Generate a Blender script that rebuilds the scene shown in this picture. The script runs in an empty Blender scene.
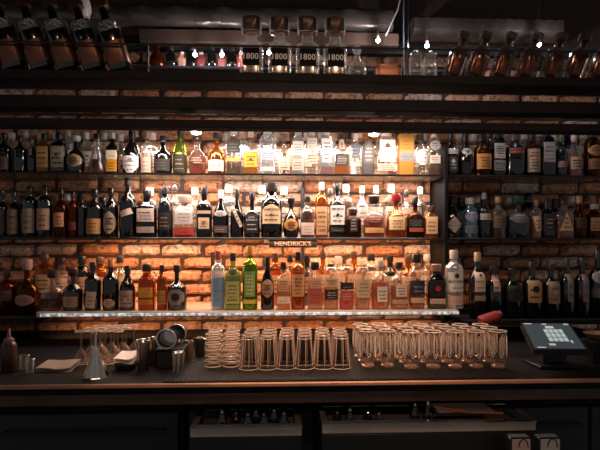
import bpy, math, random
from mathutils import Vector, Matrix
random.seed(7)
R = math.radians
col = bpy.context.scene.collection
scene = bpy.context.scene
# ------------------------------------------------------------------ camera
F = 500.0; HZ = 250.0; CZ = 1.45; YAW = R(2.5)
cd = bpy.data.cameras.new('camera'); cam = bpy.data.objects.new('camera', cd); col.objects.link(cam)
cd.sensor_width = 36; cd.lens = F/600*36; cd.shift_y = (HZ-225)/600; cd.clip_start = .05
cam.location = (0, 0, CZ); cam.rotation_euler = (R(90), 0, -YAW)
scene.camera = cam
# ------------------------------------------------------------------ world, exposure
w = bpy.data.worlds.new('world'); scene.world = w; w.use_nodes = True
w.node_tree.nodes['Background'].inputs[0].default_value = (1, .97, 1, 1)
w.node_tree.nodes['Background'].inputs[1].default_value = .14
vs = scene.view_settings
vs.view_transform = 'Standard'; vs.look = 'None'; vs.gamma = 1; vs.exposure = 0.0; vs.use_curve_mapping = False

def ray(px, py, Y):
    """world point on the plane y = Y seen at photo pixel (px, py)"""
    u = (px-300)/F; v = (HZ-py)/F
    t = Y/(math.cos(YAW)-u*math.sin(YAW))
    return Vector((t*(math.sin(YAW)+u*math.cos(YAW)), Y, CZ+v*t)), t
def X(px, Y): return ray(px, HZ, Y)[0].x
def Z(py, Y): return ray(300, py, Y)[0].z

WARM = (1, .62, .40); WHITEW = (1, .84, .75); ORANGE = (1, .54, .28); COOL = (.85, .93, 1)
def area(name, loc, rot, sx, sy, power, color, spread=180):
    l = bpy.data.lights.new(name, 'AREA'); l.shape = 'RECTANGLE'; l.size = sx; l.size_y = sy
    l.energy = power; l.color = color; l.spread = R(spread)
    o = bpy.data.objects.new(name, l); o.location = loc; o.rotation_euler = rot; col.objects.link(o); return o
def point(name, loc, power, color, rad=.02):
    l = bpy.data.lights.new(name, 'POINT'); l.energy = power; l.color = color; l.shadow_soft_size = rad
    o = bpy.data.objects.new(name, l); o.location = loc; col.objects.link(o); return o
def spot(name, loc, target, power, color, angle=70, rad=.03, blend=.8):
    l = bpy.data.lights.new(name, 'SPOT'); l.energy = power; l.color = color; l.spot_size = R(angle); l.spot_blend = blend
    l.shadow_soft_size = rad
    o = bpy.data.objects.new(name, l); o.location = loc
    o.rotation_euler = (Vector(target)-Vector(loc)).to_track_quat('-Z', 'Y').to_euler(); col.objects.link(o); return o

xc0, xc1 = X(125, 2.6), X(440, 2.6)
xm = (xc0+xc1)/2; wc = xc1-xc0
# warm tubes under the header and under the glass shelves, plus an added front fill
area('header_tube_light', (xm, 2.745, CZ+.575), (R(8), 0, 0), wc, .02, 6.5, WHITEW)
area('header_front_tube_light', (xm, 2.50, CZ+.565), (R(14), 0, 0), wc, .03, 7, WHITEW)
area('middle_shelf_tube_light', (xm, 2.742, CZ+.375), (R(8), 0, 0), wc, .012, 9, WHITEW)
area('lower_shelf_tube_light', (X(265, 2.62), 2.745, CZ+.045), (R(8), 0, 0), X(440, 2.6)-X(90, 2.6), .012, 6.5, ORANGE)
area('under_shelf_tube_light', (X(250, 2.62), 2.62, CZ-.325), (R(40), 0, 0), X(455, 2.6)-X(60, 2.6), .02, 3.2, ORANGE, 120)
area('lower_front_fill_light', (X(265, 2.62), 2.60, CZ+.045), (R(-16), 0, 0), X(440, 2.6)-X(90, 2.6), .02, 3.5, ORANGE)  # added front fill to brighten the bottom-row bottles
area('middle_front_tube_light', (xm, 2.62, CZ+.375), (R(-10), 0, 0), wc, .02, 4, WHITEW)
# unseen spots over the bar, extra ones added for glints on the glass
for x_, e_ in ((-1.45, 2.5), (-.95, 5), (-.45, 11), (0, 13), (.4, 13), (.8, 11), (1.25, 7.5)):
    spot('unseen_bar_spot', (x_, .9, CZ+1.35), (x_*.9, 2.6, CZ-.05), e_, WARM, 60, .025)
for x_, e_ in ((-.25, 17), (.2, 23), (.6, 22)):
    spot('counter_track_spot', (x_, 1.0, CZ+1.25), (x_, 2.0, CZ-.42), e_*2.6, WARM, 36, .02)
spot('ice_well_fill_spot', (.5, .5, CZ+1.3), (.5, 1.48, CZ-.6), 14, WARM, 26, .02)  # unseen spot added to brighten the cartons and well fronts

# ------------------------------------------------------------------ materials
def lin(h):
    h = h.lstrip('#'); out = []
    for i in (0, 2, 4):
        c = int(h[i:i+2], 16)/255; out.append(c/12.92 if c <= .04045 else ((c+.055)/1.055)**2.4)
    return (*out, 1)
_m = {}
def newmat(key):
    m = bpy.data.materials.new(key); m.use_nodes = True
    nt = m.node_tree; return m, nt, nt.nodes, nt.links
def pbr(key, hexc, rough=.5, metal=0, coat=0, noise=0, nscale=20, bump=0, emis=None, es=0, spec=.5):
    if key in _m: return _m[key]
    m, nt, N, L = newmat(key); b = N['Principled BSDF']
    c = lin(hexc)
    b.inputs['Base Color'].default_value = c; b.inputs['Roughness'].default_value = rough
    b.inputs['Metallic'].default_value = metal; b.inputs['Coat Weight'].default_value = coat
    b.inputs['Specular IOR Level'].default_value = spec
    if noise or bump:
        tc = N.new('ShaderNodeTexCoord'); n = N.new('ShaderNodeTexNoise'); n.inputs['Scale'].default_value = nscale
        n.inputs['Detail'].default_value = 4; L.new(tc.outputs['Object'], n.inputs['Vector'])
        if noise:
            r = N.new('ShaderNodeMix'); r.data_type = 'RGBA'
            r.inputs[6].default_value = tuple(x*(1-noise) for x in c[:3])+(1,)
            r.inputs[7].default_value = tuple(min(1, x*(1+noise)) for x in c[:3])+(1,)
            L.new(n.outputs['Fac'], r.inputs[0]); L.new(r.outputs[2], b.inputs['Base Color'])
        if bump:
            bp = N.new('ShaderNodeBump'); bp.inputs['Strength'].default_value = bump; bp.inputs['Distance'].default_value = .01
            L.new(n.outputs['Fac'], bp.inputs['Height']); L.new(bp.outputs['Normal'], b.inputs['Normal'])
    if emis:
        b.inputs['Emission Color'].default_value = lin(emis); b.inputs['Emission Strength'].default_value = es
    _m[key] = m; return m
def glass(key, tint='#ffffff', edge='#ffffff', body=.06, refl=.9, dens=.35, pw=1.0):
    """thin-walled glass: see-through face on, pale and reflecting towards its rims"""
    if key in _m: return _m[key]
    m, nt, N, L = newmat(key); out = N['Material Output']; N.remove(N['Principled BSDF'])
    tr = N.new('ShaderNodeBsdfTransparent'); tr.inputs[0].default_value = lin(tint)
    gl = N.new('ShaderNodeBsdfGlossy'); gl.inputs['Roughness'].default_value = .12; gl.inputs[0].default_value = lin(edge)
    df = N.new('ShaderNodeBsdfTranslucent'); df.inputs[0].default_value = lin(edge)
    dd = N.new('ShaderNodeBsdfDiffuse'); dd.inputs[0].default_value = lin(edge)  # pale edge colour stands in for the bright outlines of glass
    md = N.new('ShaderNodeMixShader'); L.new(df.outputs[0], md.inputs[1]); L.new(dd.outputs[0], md.inputs[2])
    lw = N.new('ShaderNodeLayerWeight'); lw.inputs[0].default_value = dens
    mg = N.new('ShaderNodeMixShader'); mg.inputs[0].default_value = .72
    L.new(md.outputs[0], mg.inputs[1]); L.new(gl.outputs[0], mg.inputs[2])
    mp = N.new('ShaderNodeMapRange'); mp.inputs[3].default_value = body; mp.inputs[4].default_value = refl
    pn = N.new('ShaderNodeMath'); pn.operation = 'POWER'; pn.inputs[1].default_value = pw
    L.new(lw.outputs['Facing'], pn.inputs[0]); L.new(pn.outputs[0], mp.inputs[0])
    mx = N.new('ShaderNodeMixShader'); L.new(mp.outputs[0], mx.inputs[0])
    L.new(tr.outputs[0], mx.inputs[1]); L.new(mg.outputs[0], mx.inputs[2]); L.new(mx.outputs[0], out.inputs[0])
    _m[key] = m; return m
def liquid(hexc, op=.55):
    key = 'liquid_'+hexc
    if key in _m: return _m[key]
    m, nt, N, L = newmat(key); out = N['Material Output']; b = N['Principled BSDF']
    b.inputs['Base Color'].default_value = lin(hexc); b.inputs['Roughness'].default_value = .15
    tr = N.new('ShaderNodeBsdfTransparent'); c = lin(hexc); mxv = max(c[:3])
    tr.inputs[0].default_value = tuple(min(1, x/mxv*.9) for x in c[:3])+(1,)
    mx = N.new('ShaderNodeMixShader'); mx.inputs[0].default_value = op
    L.new(tr.outputs[0], mx.inputs[1]); L.new(b.outputs[0], mx.inputs[2]); L.new(mx.outputs[0], out.inputs[0])
    _m[key] = m; return m
G = dict(
    clear=glass('clear_glass', '#f4f6f4', '#fff4ea', .05, .8),
    frost=glass('frosted_glass', '#dfe4e6', '#ffffff', .35, .85),
    green=glass('green_glass', '#8fa83c', '#cbdc6a', .25, .7),
    lime=glass('lime_glass', '#b9c98a', '#dfeaa0', .30, .8),
    blue=glass('blue_glass', '#7d9fb8', '#b9d4e8', .40, .85),
    amber=glass('amber_glass', '#d08a40', '#ffc080', .18, .7),
    brown=glass('brown_glass', '#4a2413', '#b0704a', .15, .5),
    red=glass('red_glass', '#6e1a12', '#c8604a', .2, .55),
    dark=pbr('dark_glass', '#0d0a0a', .12, 0, 1),
    ink=pbr('blueblack_glass', '#10141a', .15, 0, 1))
def paper(h): return pbr('paper_'+h, h, .65, noise=.12, nscale=90)
def capm(h, metal=0): return pbr('cap_%s_%d' % (h, metal), h, .3, metal, .4)
black = pbr('black_painted_wood', '#2a2728', .75, noise=.25, nscale=14, bump=.2, spec=.04)
blackmetal = pbr('black_metal', '#2a2829', .4, .15)
steel = pbr('brushed_steel', '#6f625b', .32, .75, noise=.35, nscale=9, bump=.5)
chrome = pbr('polished_steel', '#c9c4be', .14, 1)
bronze = pbr('bronze_beam_paint', '#5c473c', .34, .4, noise=.3, nscale=7, bump=.3)

# ------------------------------------------------------------------ mesh builder
class MB:
    def __init__(s): s.v = []; s.f = []; s.m = []
    def add(s, vs_, fs, mi=0):
        o = len(s.v); s.v += [tuple(v) for v in vs_]; s.f += [tuple(i+o for i in f) for f in fs]; s.m += [mi]*len(fs); return s
    def box(s, x0, x1, y0, y1, z0, z1, mi=0, bev=0):
        if bev:
            b = min(bev, (x1-x0)/3, (y1-y0)/3, (z1-z0)/3)
            # chamfered along the section seen end-on (y,z) and at the ends
            sec = [(y0+b, z0), (y1-b, z0), (y1, z0+b), (y1, z1-b), (y1-b, z1), (y0+b, z1), (y0, z1-b), (y0, z0+b)]
            yc, zc = (y0+y1)/2, (z0+z1)/2
            rings = []
            for x, k in ((x0, 1), (x0+b, 0), (x1-b, 0), (x1, 1)):
                ring = []
                for (y, z) in sec:
                    if k:
                        y = y+(b if y < yc else -b)*.9; z = z+(b if z < zc else -b)*.9
                    ring.append((x, y, z))
                rings.append(ring)
            vs_ = [p for r in rings for p in r]; fs = []
            for i in range(3):
                for j in range(8):
                    a = i*8+j; c = i*8+(j+1) % 8; fs.append((a, c, c+8, a+8))
            fs.append(tuple(range(7, -1, -1))); fs.append(tuple(range(24, 32)))
            return s.add(vs_, fs, mi)
        vs_ = [(x, y, z) for x in (x0, x1) for y in (y0, y1) for z in (z0, z1)]
        return s.add(vs_, [(0, 1, 3, 2), (4, 6, 7, 5), (0, 4, 5, 1), (2, 3, 7, 6), (0, 2, 6, 4), (1, 5, 7, 3)], mi)
    def lathe(s, prof, seg=16, mi=0, a=1, b=1, n=2, cap=True, off=(0, 0, 0)):
        """prof: [(r, z)], section |x/a|^n+|y/b|^n = r^n"""
        vs_ = []; fs = []
        for (r, z) in prof:
            for k in range(seg):
                t = 2*math.pi*(k+.5)/seg; c, sn = math.cos(t), math.sin(t)
                e = 2/n
                vs_.append((off[0]+a*r*math.copysign(abs(c)**e, c), off[1]+b*r*math.copysign(abs(sn)**e, sn), off[2]+z))
        for i in range(len(prof)-1):
            for k in range(seg):
                q = (k+1) % seg; fs.append((i*seg+k, i*seg+q, (i+1)*seg+q, (i+1)*seg+k))
        if cap:
            fs.append(tuple(range(seg-1, -1, -1))); m0 = (len(prof)-1)*seg; fs.append(tuple(range(m0, m0+seg)))
        return s.add(vs_, fs, mi)
    def tube(s, pts, r, seg=8, mi=0):
        pts = [Vector(p) for p in pts]; vs_ = []; fs = []
        for i, p in enumerate(pts):
            d = (pts[min(i+1, len(pts)-1)]-pts[max(i-1, 0)]).normalized()
            u = d.cross(Vector((0, 0, 1)));
            if u.length < .1: u = d.cross(Vector((1, 0, 0)))
            u.normalize(); w_ = d.cross(u)
            rr = r[i] if isinstance(r, (list, tuple)) else r
            for k in range(seg):
                t = 2*math.pi*k/seg; vs_.append(p+u*math.cos(t)*rr+w_*math.sin(t)*rr)
        for i in range(len(pts)-1):
            for k in range(seg):
                q = (k+1) % seg; fs.append((i*seg+k, i*seg+q, (i+1)*seg+q, (i+1)*seg+k))
        fs.append(tuple(range(seg-1, -1, -1))); m0 = (len(pts)-1)*seg; fs.append(tuple(range(m0, m0+seg)))
        return s.add(vs_, fs, mi)
    def build(s, name, mats, parent=None, smooth=True, loc=None):
        me = bpy.data.meshes.new(name); me.from_pydata(s.v, [], s.f)
        if not isinstance(mats, (list, tuple)): mats = [mats]
        for m in mats: me.materials.append(m)
        me.polygons.foreach_set('material_index', s.m)
        me.update()
        if smooth:
            me.polygons.foreach_set('use_smooth', [True]*len(s.f)); me.set_sharp_from_angle(angle=R(38))
        o = bpy.data.objects.new(name, me); col.objects.link(o)
        if parent: o.parent = parent
        if loc is not None: o.location = loc
        return o
def tag(o, label=None, cat=None, group=None, kind=None):
    if label: o['label'] = label
    if cat: o['category'] = cat
    if group: o['group'] = group
    if kind: o['kind'] = kind
    return o
def thing(name, label, cat, loc, group=None, rot=(0, 0, 0)):
    o = bpy.data.objects.new(name, None); o.empty_display_size = .05; col.objects.link(o)
    o.location = loc; o.rotation_euler = rot; return tag(o, label, cat, group)
def dup(root, loc, label, group=None, rot=None, name=None):
    def cp(o, par):
        c = o.copy(); col.objects.link(c); c.parent = par
        for ch in [q for q in o.children]: cp(ch, c)
        return c
    c = cp(root, None); c.location = loc; c['label'] = label
    if group: c['group'] = group
    if rot is not None: c.rotation_euler = rot
    return c
_txt = {}
def text_geo(s_):
    """(verts, faces, width, height) of a string set 1 unit high, centred"""
    if s_ in _txt: return _txt[s_]
    cu = bpy.data.curves.new('t', 'FONT'); cu.body = s_; cu.size = 1; cu.align_x = 'CENTER'; cu.align_y = 'CENTER'; cu.resolution_u = 2
    cu.offset = .012
    o = bpy.data.objects.new('t', cu); col.objects.link(o)
    me = bpy.data.meshes.new_from_object(o)
    vv = [v.co.copy() for v in me.vertices]; ff = [tuple(p.vertices) for p in me.polygons]
    bpy.data.objects.remove(o); bpy.data.curves.remove(cu); bpy.data.meshes.remove(me)
    x0 = min(v.x for v in vv); x1 = max(v.x for v in vv); y0 = min(v.y for v in vv); y1 = max(v.y for v in vv)
    g = ([((v.x-(x0+x1)/2), (v.y-(y0+y1)/2)) for v in vv], ff, x1-x0, y1-y0); _txt[s_] = g; return g

# ------------------------------------------------------------------ room
Wb = 2.90          # face of the brick wall
def brick_wall():
    """one mesh: mortar bed with individually uneven bricks on it"""
    mb = MB(); mb.box(-3.0, 3.0, Wb+.01, Wb+.2, 0, 3.05, 1)
    bw, bh, g = .235, .074, .012; row = 0; z = CZ-.55
    while z < CZ+1.1:
        x = -2.9+(row % 2)*(bw/2)
        while x < 2.75:
            jx = random.uniform(-.01, .01); d = random.uniform(0, .012); jz = random.uniform(-.003, .003)
            x0, x1, z0, z1 = x+jx, x+bw-g+jx*.3, z+jz, z+bh-g+jz
            mi = random.choice((0, 0, 2, 3))
            nx, nz = 7, 4; vs_ = []; fs = []
            ph = random.uniform(0, 9)
            for j in range(nz+1):
                for i in range(nx+1):
                    u, v = i/nx, j/nz
                    e = min(u*(x1-x0), (1-u)*(x1-x0), v*(z1-z0), (1-v)*(z1-z0))
                    if e == 0:
                        yy = Wb+.012; ox = random.uniform(-.003, .003); oz = random.uniform(-.003, .003)
                    else:
                        yy = Wb-.012-d+.004*math.sin(9*u+ph)*math.cos(5*v+ph)+random.uniform(-.003, .003); ox = oz = 0
                    vs_.append((x0+u*(x1-x0)+ox, yy, z0+v*(z1-z0)+oz))
            for j in range(nz):
                for i in range(nx):
                    a = j*(nx+1)+i; fs.append((a, a+1, a+nx+2, a+nx+1))
            mb.add(vs_, fs, mi); x += bw
        z += bh; row += 1
    def brickmat(key, h):
        m, nt, N, L = newmat(key); b = N['Principled BSDF']; b.inputs['Roughness'].default_value = .75
        tc = N.new('ShaderNodeTexCoord'); n = N.new('ShaderNodeTexNoise'); n.inputs['Scale'].default_value = 42; n.inputs['Detail'].default_value = 6; n.inputs['Roughness'].default_value = .7
        L.new(tc.outputs['Object'], n.inputs['Vector']); r = N.new('ShaderNodeValToRGB'); c = lin(h); e = r.color_ramp.elements
        e[0].position = .36; e[0].color = (c[0]*.16, c[1]*.10, c[2]*.08, 1); e[1].position = .48; e[1].color = (c[0]*.85, c[1]*.75, c[2]*.7, 1)
        k = e.new(.60); k.color = c; k = e.new(.70); k.color = tuple(min(1, x*1.25+.05) for x in c[:3])+(1,)
        L.new(n.outputs['Fac'], r.inputs[0]); L.new(r.outputs[0], b.inputs['Base Color'])
        bp = N.new('ShaderNodeBump'); bp.inputs['Strength'].default_value = .8; bp.inputs['Distance'].default_value = .01
        L.new(n.outputs['Fac'], bp.inputs['Height']); L.new(bp.outputs['Normal'], b.inputs['Normal']); return m
    bm_ = [brickmat('brick_red', '#deaa8a'), pbr('mortar', '#4a3a32', .85, noise=.4, nscale=30, bump=.5), brickmat('brick_orange', '#d4976e'), brickmat('brick_pale', '#efd3c2')]
    o = mb.build('wall_back', [bm_[0], bm_[1], bm_[2], bm_[3]]); tag(o, kind='structure')
brick_wall()
tag(MB().box(-3, 3, -1.2, Wb+.2, -.05, 0).build('floor', pbr('floor_dark_tile', '#2a2320', .5, noise=.2)), kind='structure')
tag(MB().box(-3, 3, -1.2, Wb+.2, 3.05, 3.1).build('ceiling', pbr('ceiling_black', '#1c1819', .7, noise=.2)), kind='structure')

# header boards (slatted canopy) - three boards one above another
def board(name, ytop, y0, y1, thick, label, mat=black):
    z1 = Z(ytop, y0); mb = MB(); mb.box(-1.75, 1.75, y0, y1, z1-thick, z1, 0, .004)
    return tag(mb.build(name, mat), label, 'shelf'), z1
b_, ZTOP = board('canopy_board', 73, 2.20, 2.34, .040, 'long black canopy board the square-capped bottles stand on, topmost of three', black)
b_, _z = board('canopy_board', 98, 2.20, 2.28, .055, 'long black canopy board in the middle, between two narrow gaps')
b_, ZHEAD = board('canopy_board', 120.5, 2.20, 2.27, .036, 'long black canopy board right above the upper row of bottles, lowest of three')
# canopy hangers
for i, px in enumerate((-30, 625)):
    x = X(px, 2.5)
    hb = MB(); hb.box(x-.02, x+.02, 2.341, 2.37, ZHEAD-.046, 3.05, 0, .003)
    hb.box(x-.015, x+.015, 2.281, 2.342, Z(98, 2.2)-.05, Z(98, 2.2)-.005); hb.box(x-.015, x+.015, 2.271, 2.342, ZHEAD-.032, ZHEAD-.005)
    tag(hb.build('canopy_hanger', blackmetal),
        ['black steel hanger carrying the canopy boards at their left end', 'black steel hanger carrying the canopy boards at their right end'][i], 'hanger')
x = X(406, 2.43)
tag(MB().box(x-.011, x+.011, 2.425, 2.447, ZTOP-.02, 3.05, 0, .002).build('support_post', pbr('grey_post', '#4a4a50', .35, .6)),
    'slim grey metal post rising to the ceiling behind the top canopy board', 'post')
# front gallery rail
mb = MB(); zr = Z(47, 2.194)
mb.tube([(-1.75, 2.194, zr), (1.75, 2.194, zr)], .0045)
for px in (-25, 148, 408, 620):
    x = X(px, 2.194); mb.tube([(x, 2.194, zr), (x, 2.194, ZTOP-.006)], .004)
tag(mb.build('gallery_rail', blackmetal), 'thin black gallery rail running in front of the bottles on the canopy', 'rail')

# shelves
shelfglass = glass('shelf_glass', '#dfe6e0', '#c8b8a8', .04, .7)
edgemat = pbr('shelf_edge', '#1a1412', .3)
Z1 = Z(175.5, 2.68); Z2 = Z(238, 2.68); Z3 = Z(309, 2.50)
def glass_shelf(xa, xb, z, label, yf=2.615):
    r = thing('glass_shelf', label, 'shelf', ((xa+xb)/2, yf, z)); h = (xb-xa)/2
    MB().box(-h, h, .006, 2.878-yf, -.009, 0, 0).build('pane', shelfglass, r, False)
    MB().box(-h, h, 0, .006, -.0105, 0, 0, .002).build('edge_strip', edgemat, r, False)
    return r
XL, XA, XB, XR = -1.72, X(118, 2.65), X(443.5, 2.65), 1.75
for z, nm in ((Z1, 'upper'), (Z2, 'lower')):
    glass_shelf(XL, XA-.002, z, 'dim glass shelf left of the lit bay, %s of two' % nm)
    glass_shelf(XA+.002, XB-.012, z, 'glass shelf across the brightly lit middle bay, %s of two' % nm)
    glass_shelf(XB+.012, XR, z, 'dim glass shelf right of the lit bay, %s of two' % nm)
for x, lb in ((XB, 'right'),):
    tag(MB().box(x-.011, x+.011, 2.60, 2.86, Z3-.08, ZHEAD-.02, 0, .003).build('shelf_upright', pbr('upright_black', '#151212', .7, spec=.1)), 'black wooden upright on the %s side of the lit middle bay' % lb, 'upright')
def bracket(px, ya, yb, lb):
    x = X(px, 2.84)
    tag(MB().box(x-.010, x+.010, 2.862, 2.884, Z(yb, 2.87), Z(ya, 2.87), 0, .002).build('shelf_standard', blackmetal), lb, 'bracket')
bracket(303, 187, 300, 'black metal wall standard rising behind the middle of the second row')
bracket(212, 252, 306, 'black metal wall standard behind the clear and blue bottle')
vv, ff, tw, th = text_geo("HENDRICK'S"); x = X(293, 2.61); k_ = .19/tw
sg = thing('shelf_sign', 'narrow dark sign strip with pale capitals hanging under the middle shelf', 'sign', (x, 2.608, Z2-.03))
MB().box(-.125, .125, 0, .005, -.022, .020, 0, .001).build('plate', pbr('sign_black', '#1c1514', .4), sg)
MB().add([(a_*k_, -.001, b_*k_) for a_, b_ in vv], ff).build('lettering', pbr('sign_print', '#9a8272', .5), sg, False)
# long lit bottom shelf
xl, xr = X(36, 2.42), X(459, 2.42)
r = thing('bottle_shelf', 'long thick shelf with a bright light strip along its front edge', 'shelf', ((xl+xr)/2, 2.42, Z3)); h = (xr-xl)/2
MB().box(-h, h, 0, .465, -.026, 0, 0, .003).build('board', pbr('shelf_pale_wood', '#b9a492', .3, noise=.2, nscale=25), r)
def led():
    m, nt, N, L = newmat('light_strip'); b = N['Principled BSDF']
    tc = N.new('ShaderNodeTexCoord'); v = N.new('ShaderNodeTexNoise'); v.inputs['Scale'].default_value = 75
    L.new(tc.outputs['Object'], v.inputs['Vector']); rp = N.new('ShaderNodeMapRange')
    rp.inputs[1].default_value = .42; rp.inputs[2].default_value = .62; rp.inputs[3].default_value = .12; rp.inputs[4].default_value = .8
    L.new(v.outputs['Fac'], rp.inputs[0]); L.new(rp.outputs[0], b.inputs['Emission Strength'])
    b.inputs['Emission Color'].default_value = (.80, .85, .86, 1); b.inputs['Base Color'].default_value = (.5, .5, .5, 1); return m
MB().box(-h+.02, h, -.006, -.0005, -.020, -.006, 0, .002).build('light_strip', led(), r)
# right hand dark shelf, a little lower
ZR = Z(319, 2.50)
tag(MB().box(xr+.02, 1.75, 2.42, 2.885, ZR-.025, ZR, 0, .003).build('side_shelf', black), 'black shelf right of the lit shelf, under the white-labelled bottles', 'shelf')
ZLf = Z(313, 2.55)
tag(MB().box(-1.75, xl-.01, 2.44, 2.885, ZLf-.025, ZLf, 0, .003).build('side_shelf', black), 'black shelf end left of the lit shelf, in the dark corner', 'shelf')
# light tubes housings under the header
for i, px in enumerate((196, 374)):
    p = Vector((X(px, 2.46), 2.46, ZHEAD+.008)); 
    rt = thing('puck_lamp', ['warm round puck lamp under the canopy above the green bottle', 'warm round puck lamp under the canopy above the grey rounded tin'][i], 'lamp', p)
    MB().lathe([(.032, -.004), (.034, .004), (.03, .012)], 20).build('housing', chrome, rt)
    MB().lathe([(.026, -.008), (.026, -.0045)], 20).build('diffuser', pbr('puck_glow', '#ffffff', .5, emis='#ffd9b8', es=4), rt)
    tag(rt)
    point('puck_light', p+Vector((0, .0, -.025)), 1.8, WHITEW, .02)
    MB().box(-.02, .02, -.19, .0, -.016, -.004).build('bracket', blackmetal, rt)

# ------------------------------------------------------------------ bottles
P = {  # profile (radius fraction, height fraction) up to the neck top, neck fraction where cap begins
 'std':   ([(.92, 0), (1, .02), (1, .58), (.95, .63), (.75, .68), (.42, .73), (.34, .77), (.31, .9), (.33, .91)], .88, .35),
 'tall':  ([(.92, 0), (1, .02), (1, .66), (.93, .72), (.6, .77), (.38, .80), (.36, .9)], .87, .40),
 'slope': ([(.92, 0), (1, .02), (1, .42), (.92, .52), (.66, .64), (.42, .73), (.32, .8), (.29, .93)], .84, .33),
 'round': ([(.6, 0), (.82, .03), (.98, .16), (1, .3), (.92, .44), (.7, .56), (.36, .64), (.27, .7), (.26, .86), (.32, .87)], .85, .36),
 'squat': ([(.9, 0), (1, .03), (1, .40), (.94, .48), (.66, .56), (.30, .62), (.24, .68), (.24, .8), (.3, .81)], .80, .34),
 'dome':  ([(.92, 0), (1, .02), (1, .66), (.93, .80), (.75, .90), (.4, .95), (.38, .97)], .95, .42),
 'box':   ([(.97, 0), (1, .01), (1, .97), (.97, .985)], .985, .97),
 'tin':   ([(.97, 0), (1, .01), (1, .80), (.9, .90), (.6, .95)], .95, .55),
 'cone':  ([(.95, 0), (1, .03), (.9, .25), (.6, .5), (.36, .66), (.27, .75), (.26, .9)], .87, .34),
 'card':  ([(.92, 0), (1, .02), (1, .48), (.96, .52), (.45, .60), (.26, .66), (.24, .92)], .86, .33),
 'stout': ([(.92, 0), (1, .02), (1, .60), (.9, .68), (.6, .74), (.46, .78), (.44, .88)], .86, .5),
}
def prof_r(pr, t):
    for (r0, z0), (r1, z1) in zip(pr, pr[1:]):
        if z0 <= t <= z1: return r0+(r1-r0)*(t-z0)/(z1-z0+1e-9)
    return pr[-1][0]
def Lb(ya, yb, colr, shape='rect', ink='#2a1c18', text=None, w=.86, disc=None, rows=3, rot=0, txty=.75, x=0):
    return dict(ya=ya, yb=yb, c=colr, shape=shape, ink=ink, text=text, w=w, disc=disc, rows=rows, rot=rot, txty=txty, x=x)
def shape_w(shape, t):
    if shape == 'oval': return math.sqrt(max(.02, 1-(2*t-1)**2))
    if shape == 'diamond': return max(.04, 1-abs(2*t-1))
    if shape == 'hex': return min(1, .45+2.2*min(t, 1-t))
    if shape == 'arch': return 1 if t < .6 else math.sqrt(max(.02, 1-((t-.6)/.4)**2))
    if shape == 'shield': return min(1, .35+1.8*t)
    if shape == 'tri': return max(.05, 1-t)
    return 1
_rng = random.Random(3)
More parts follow.
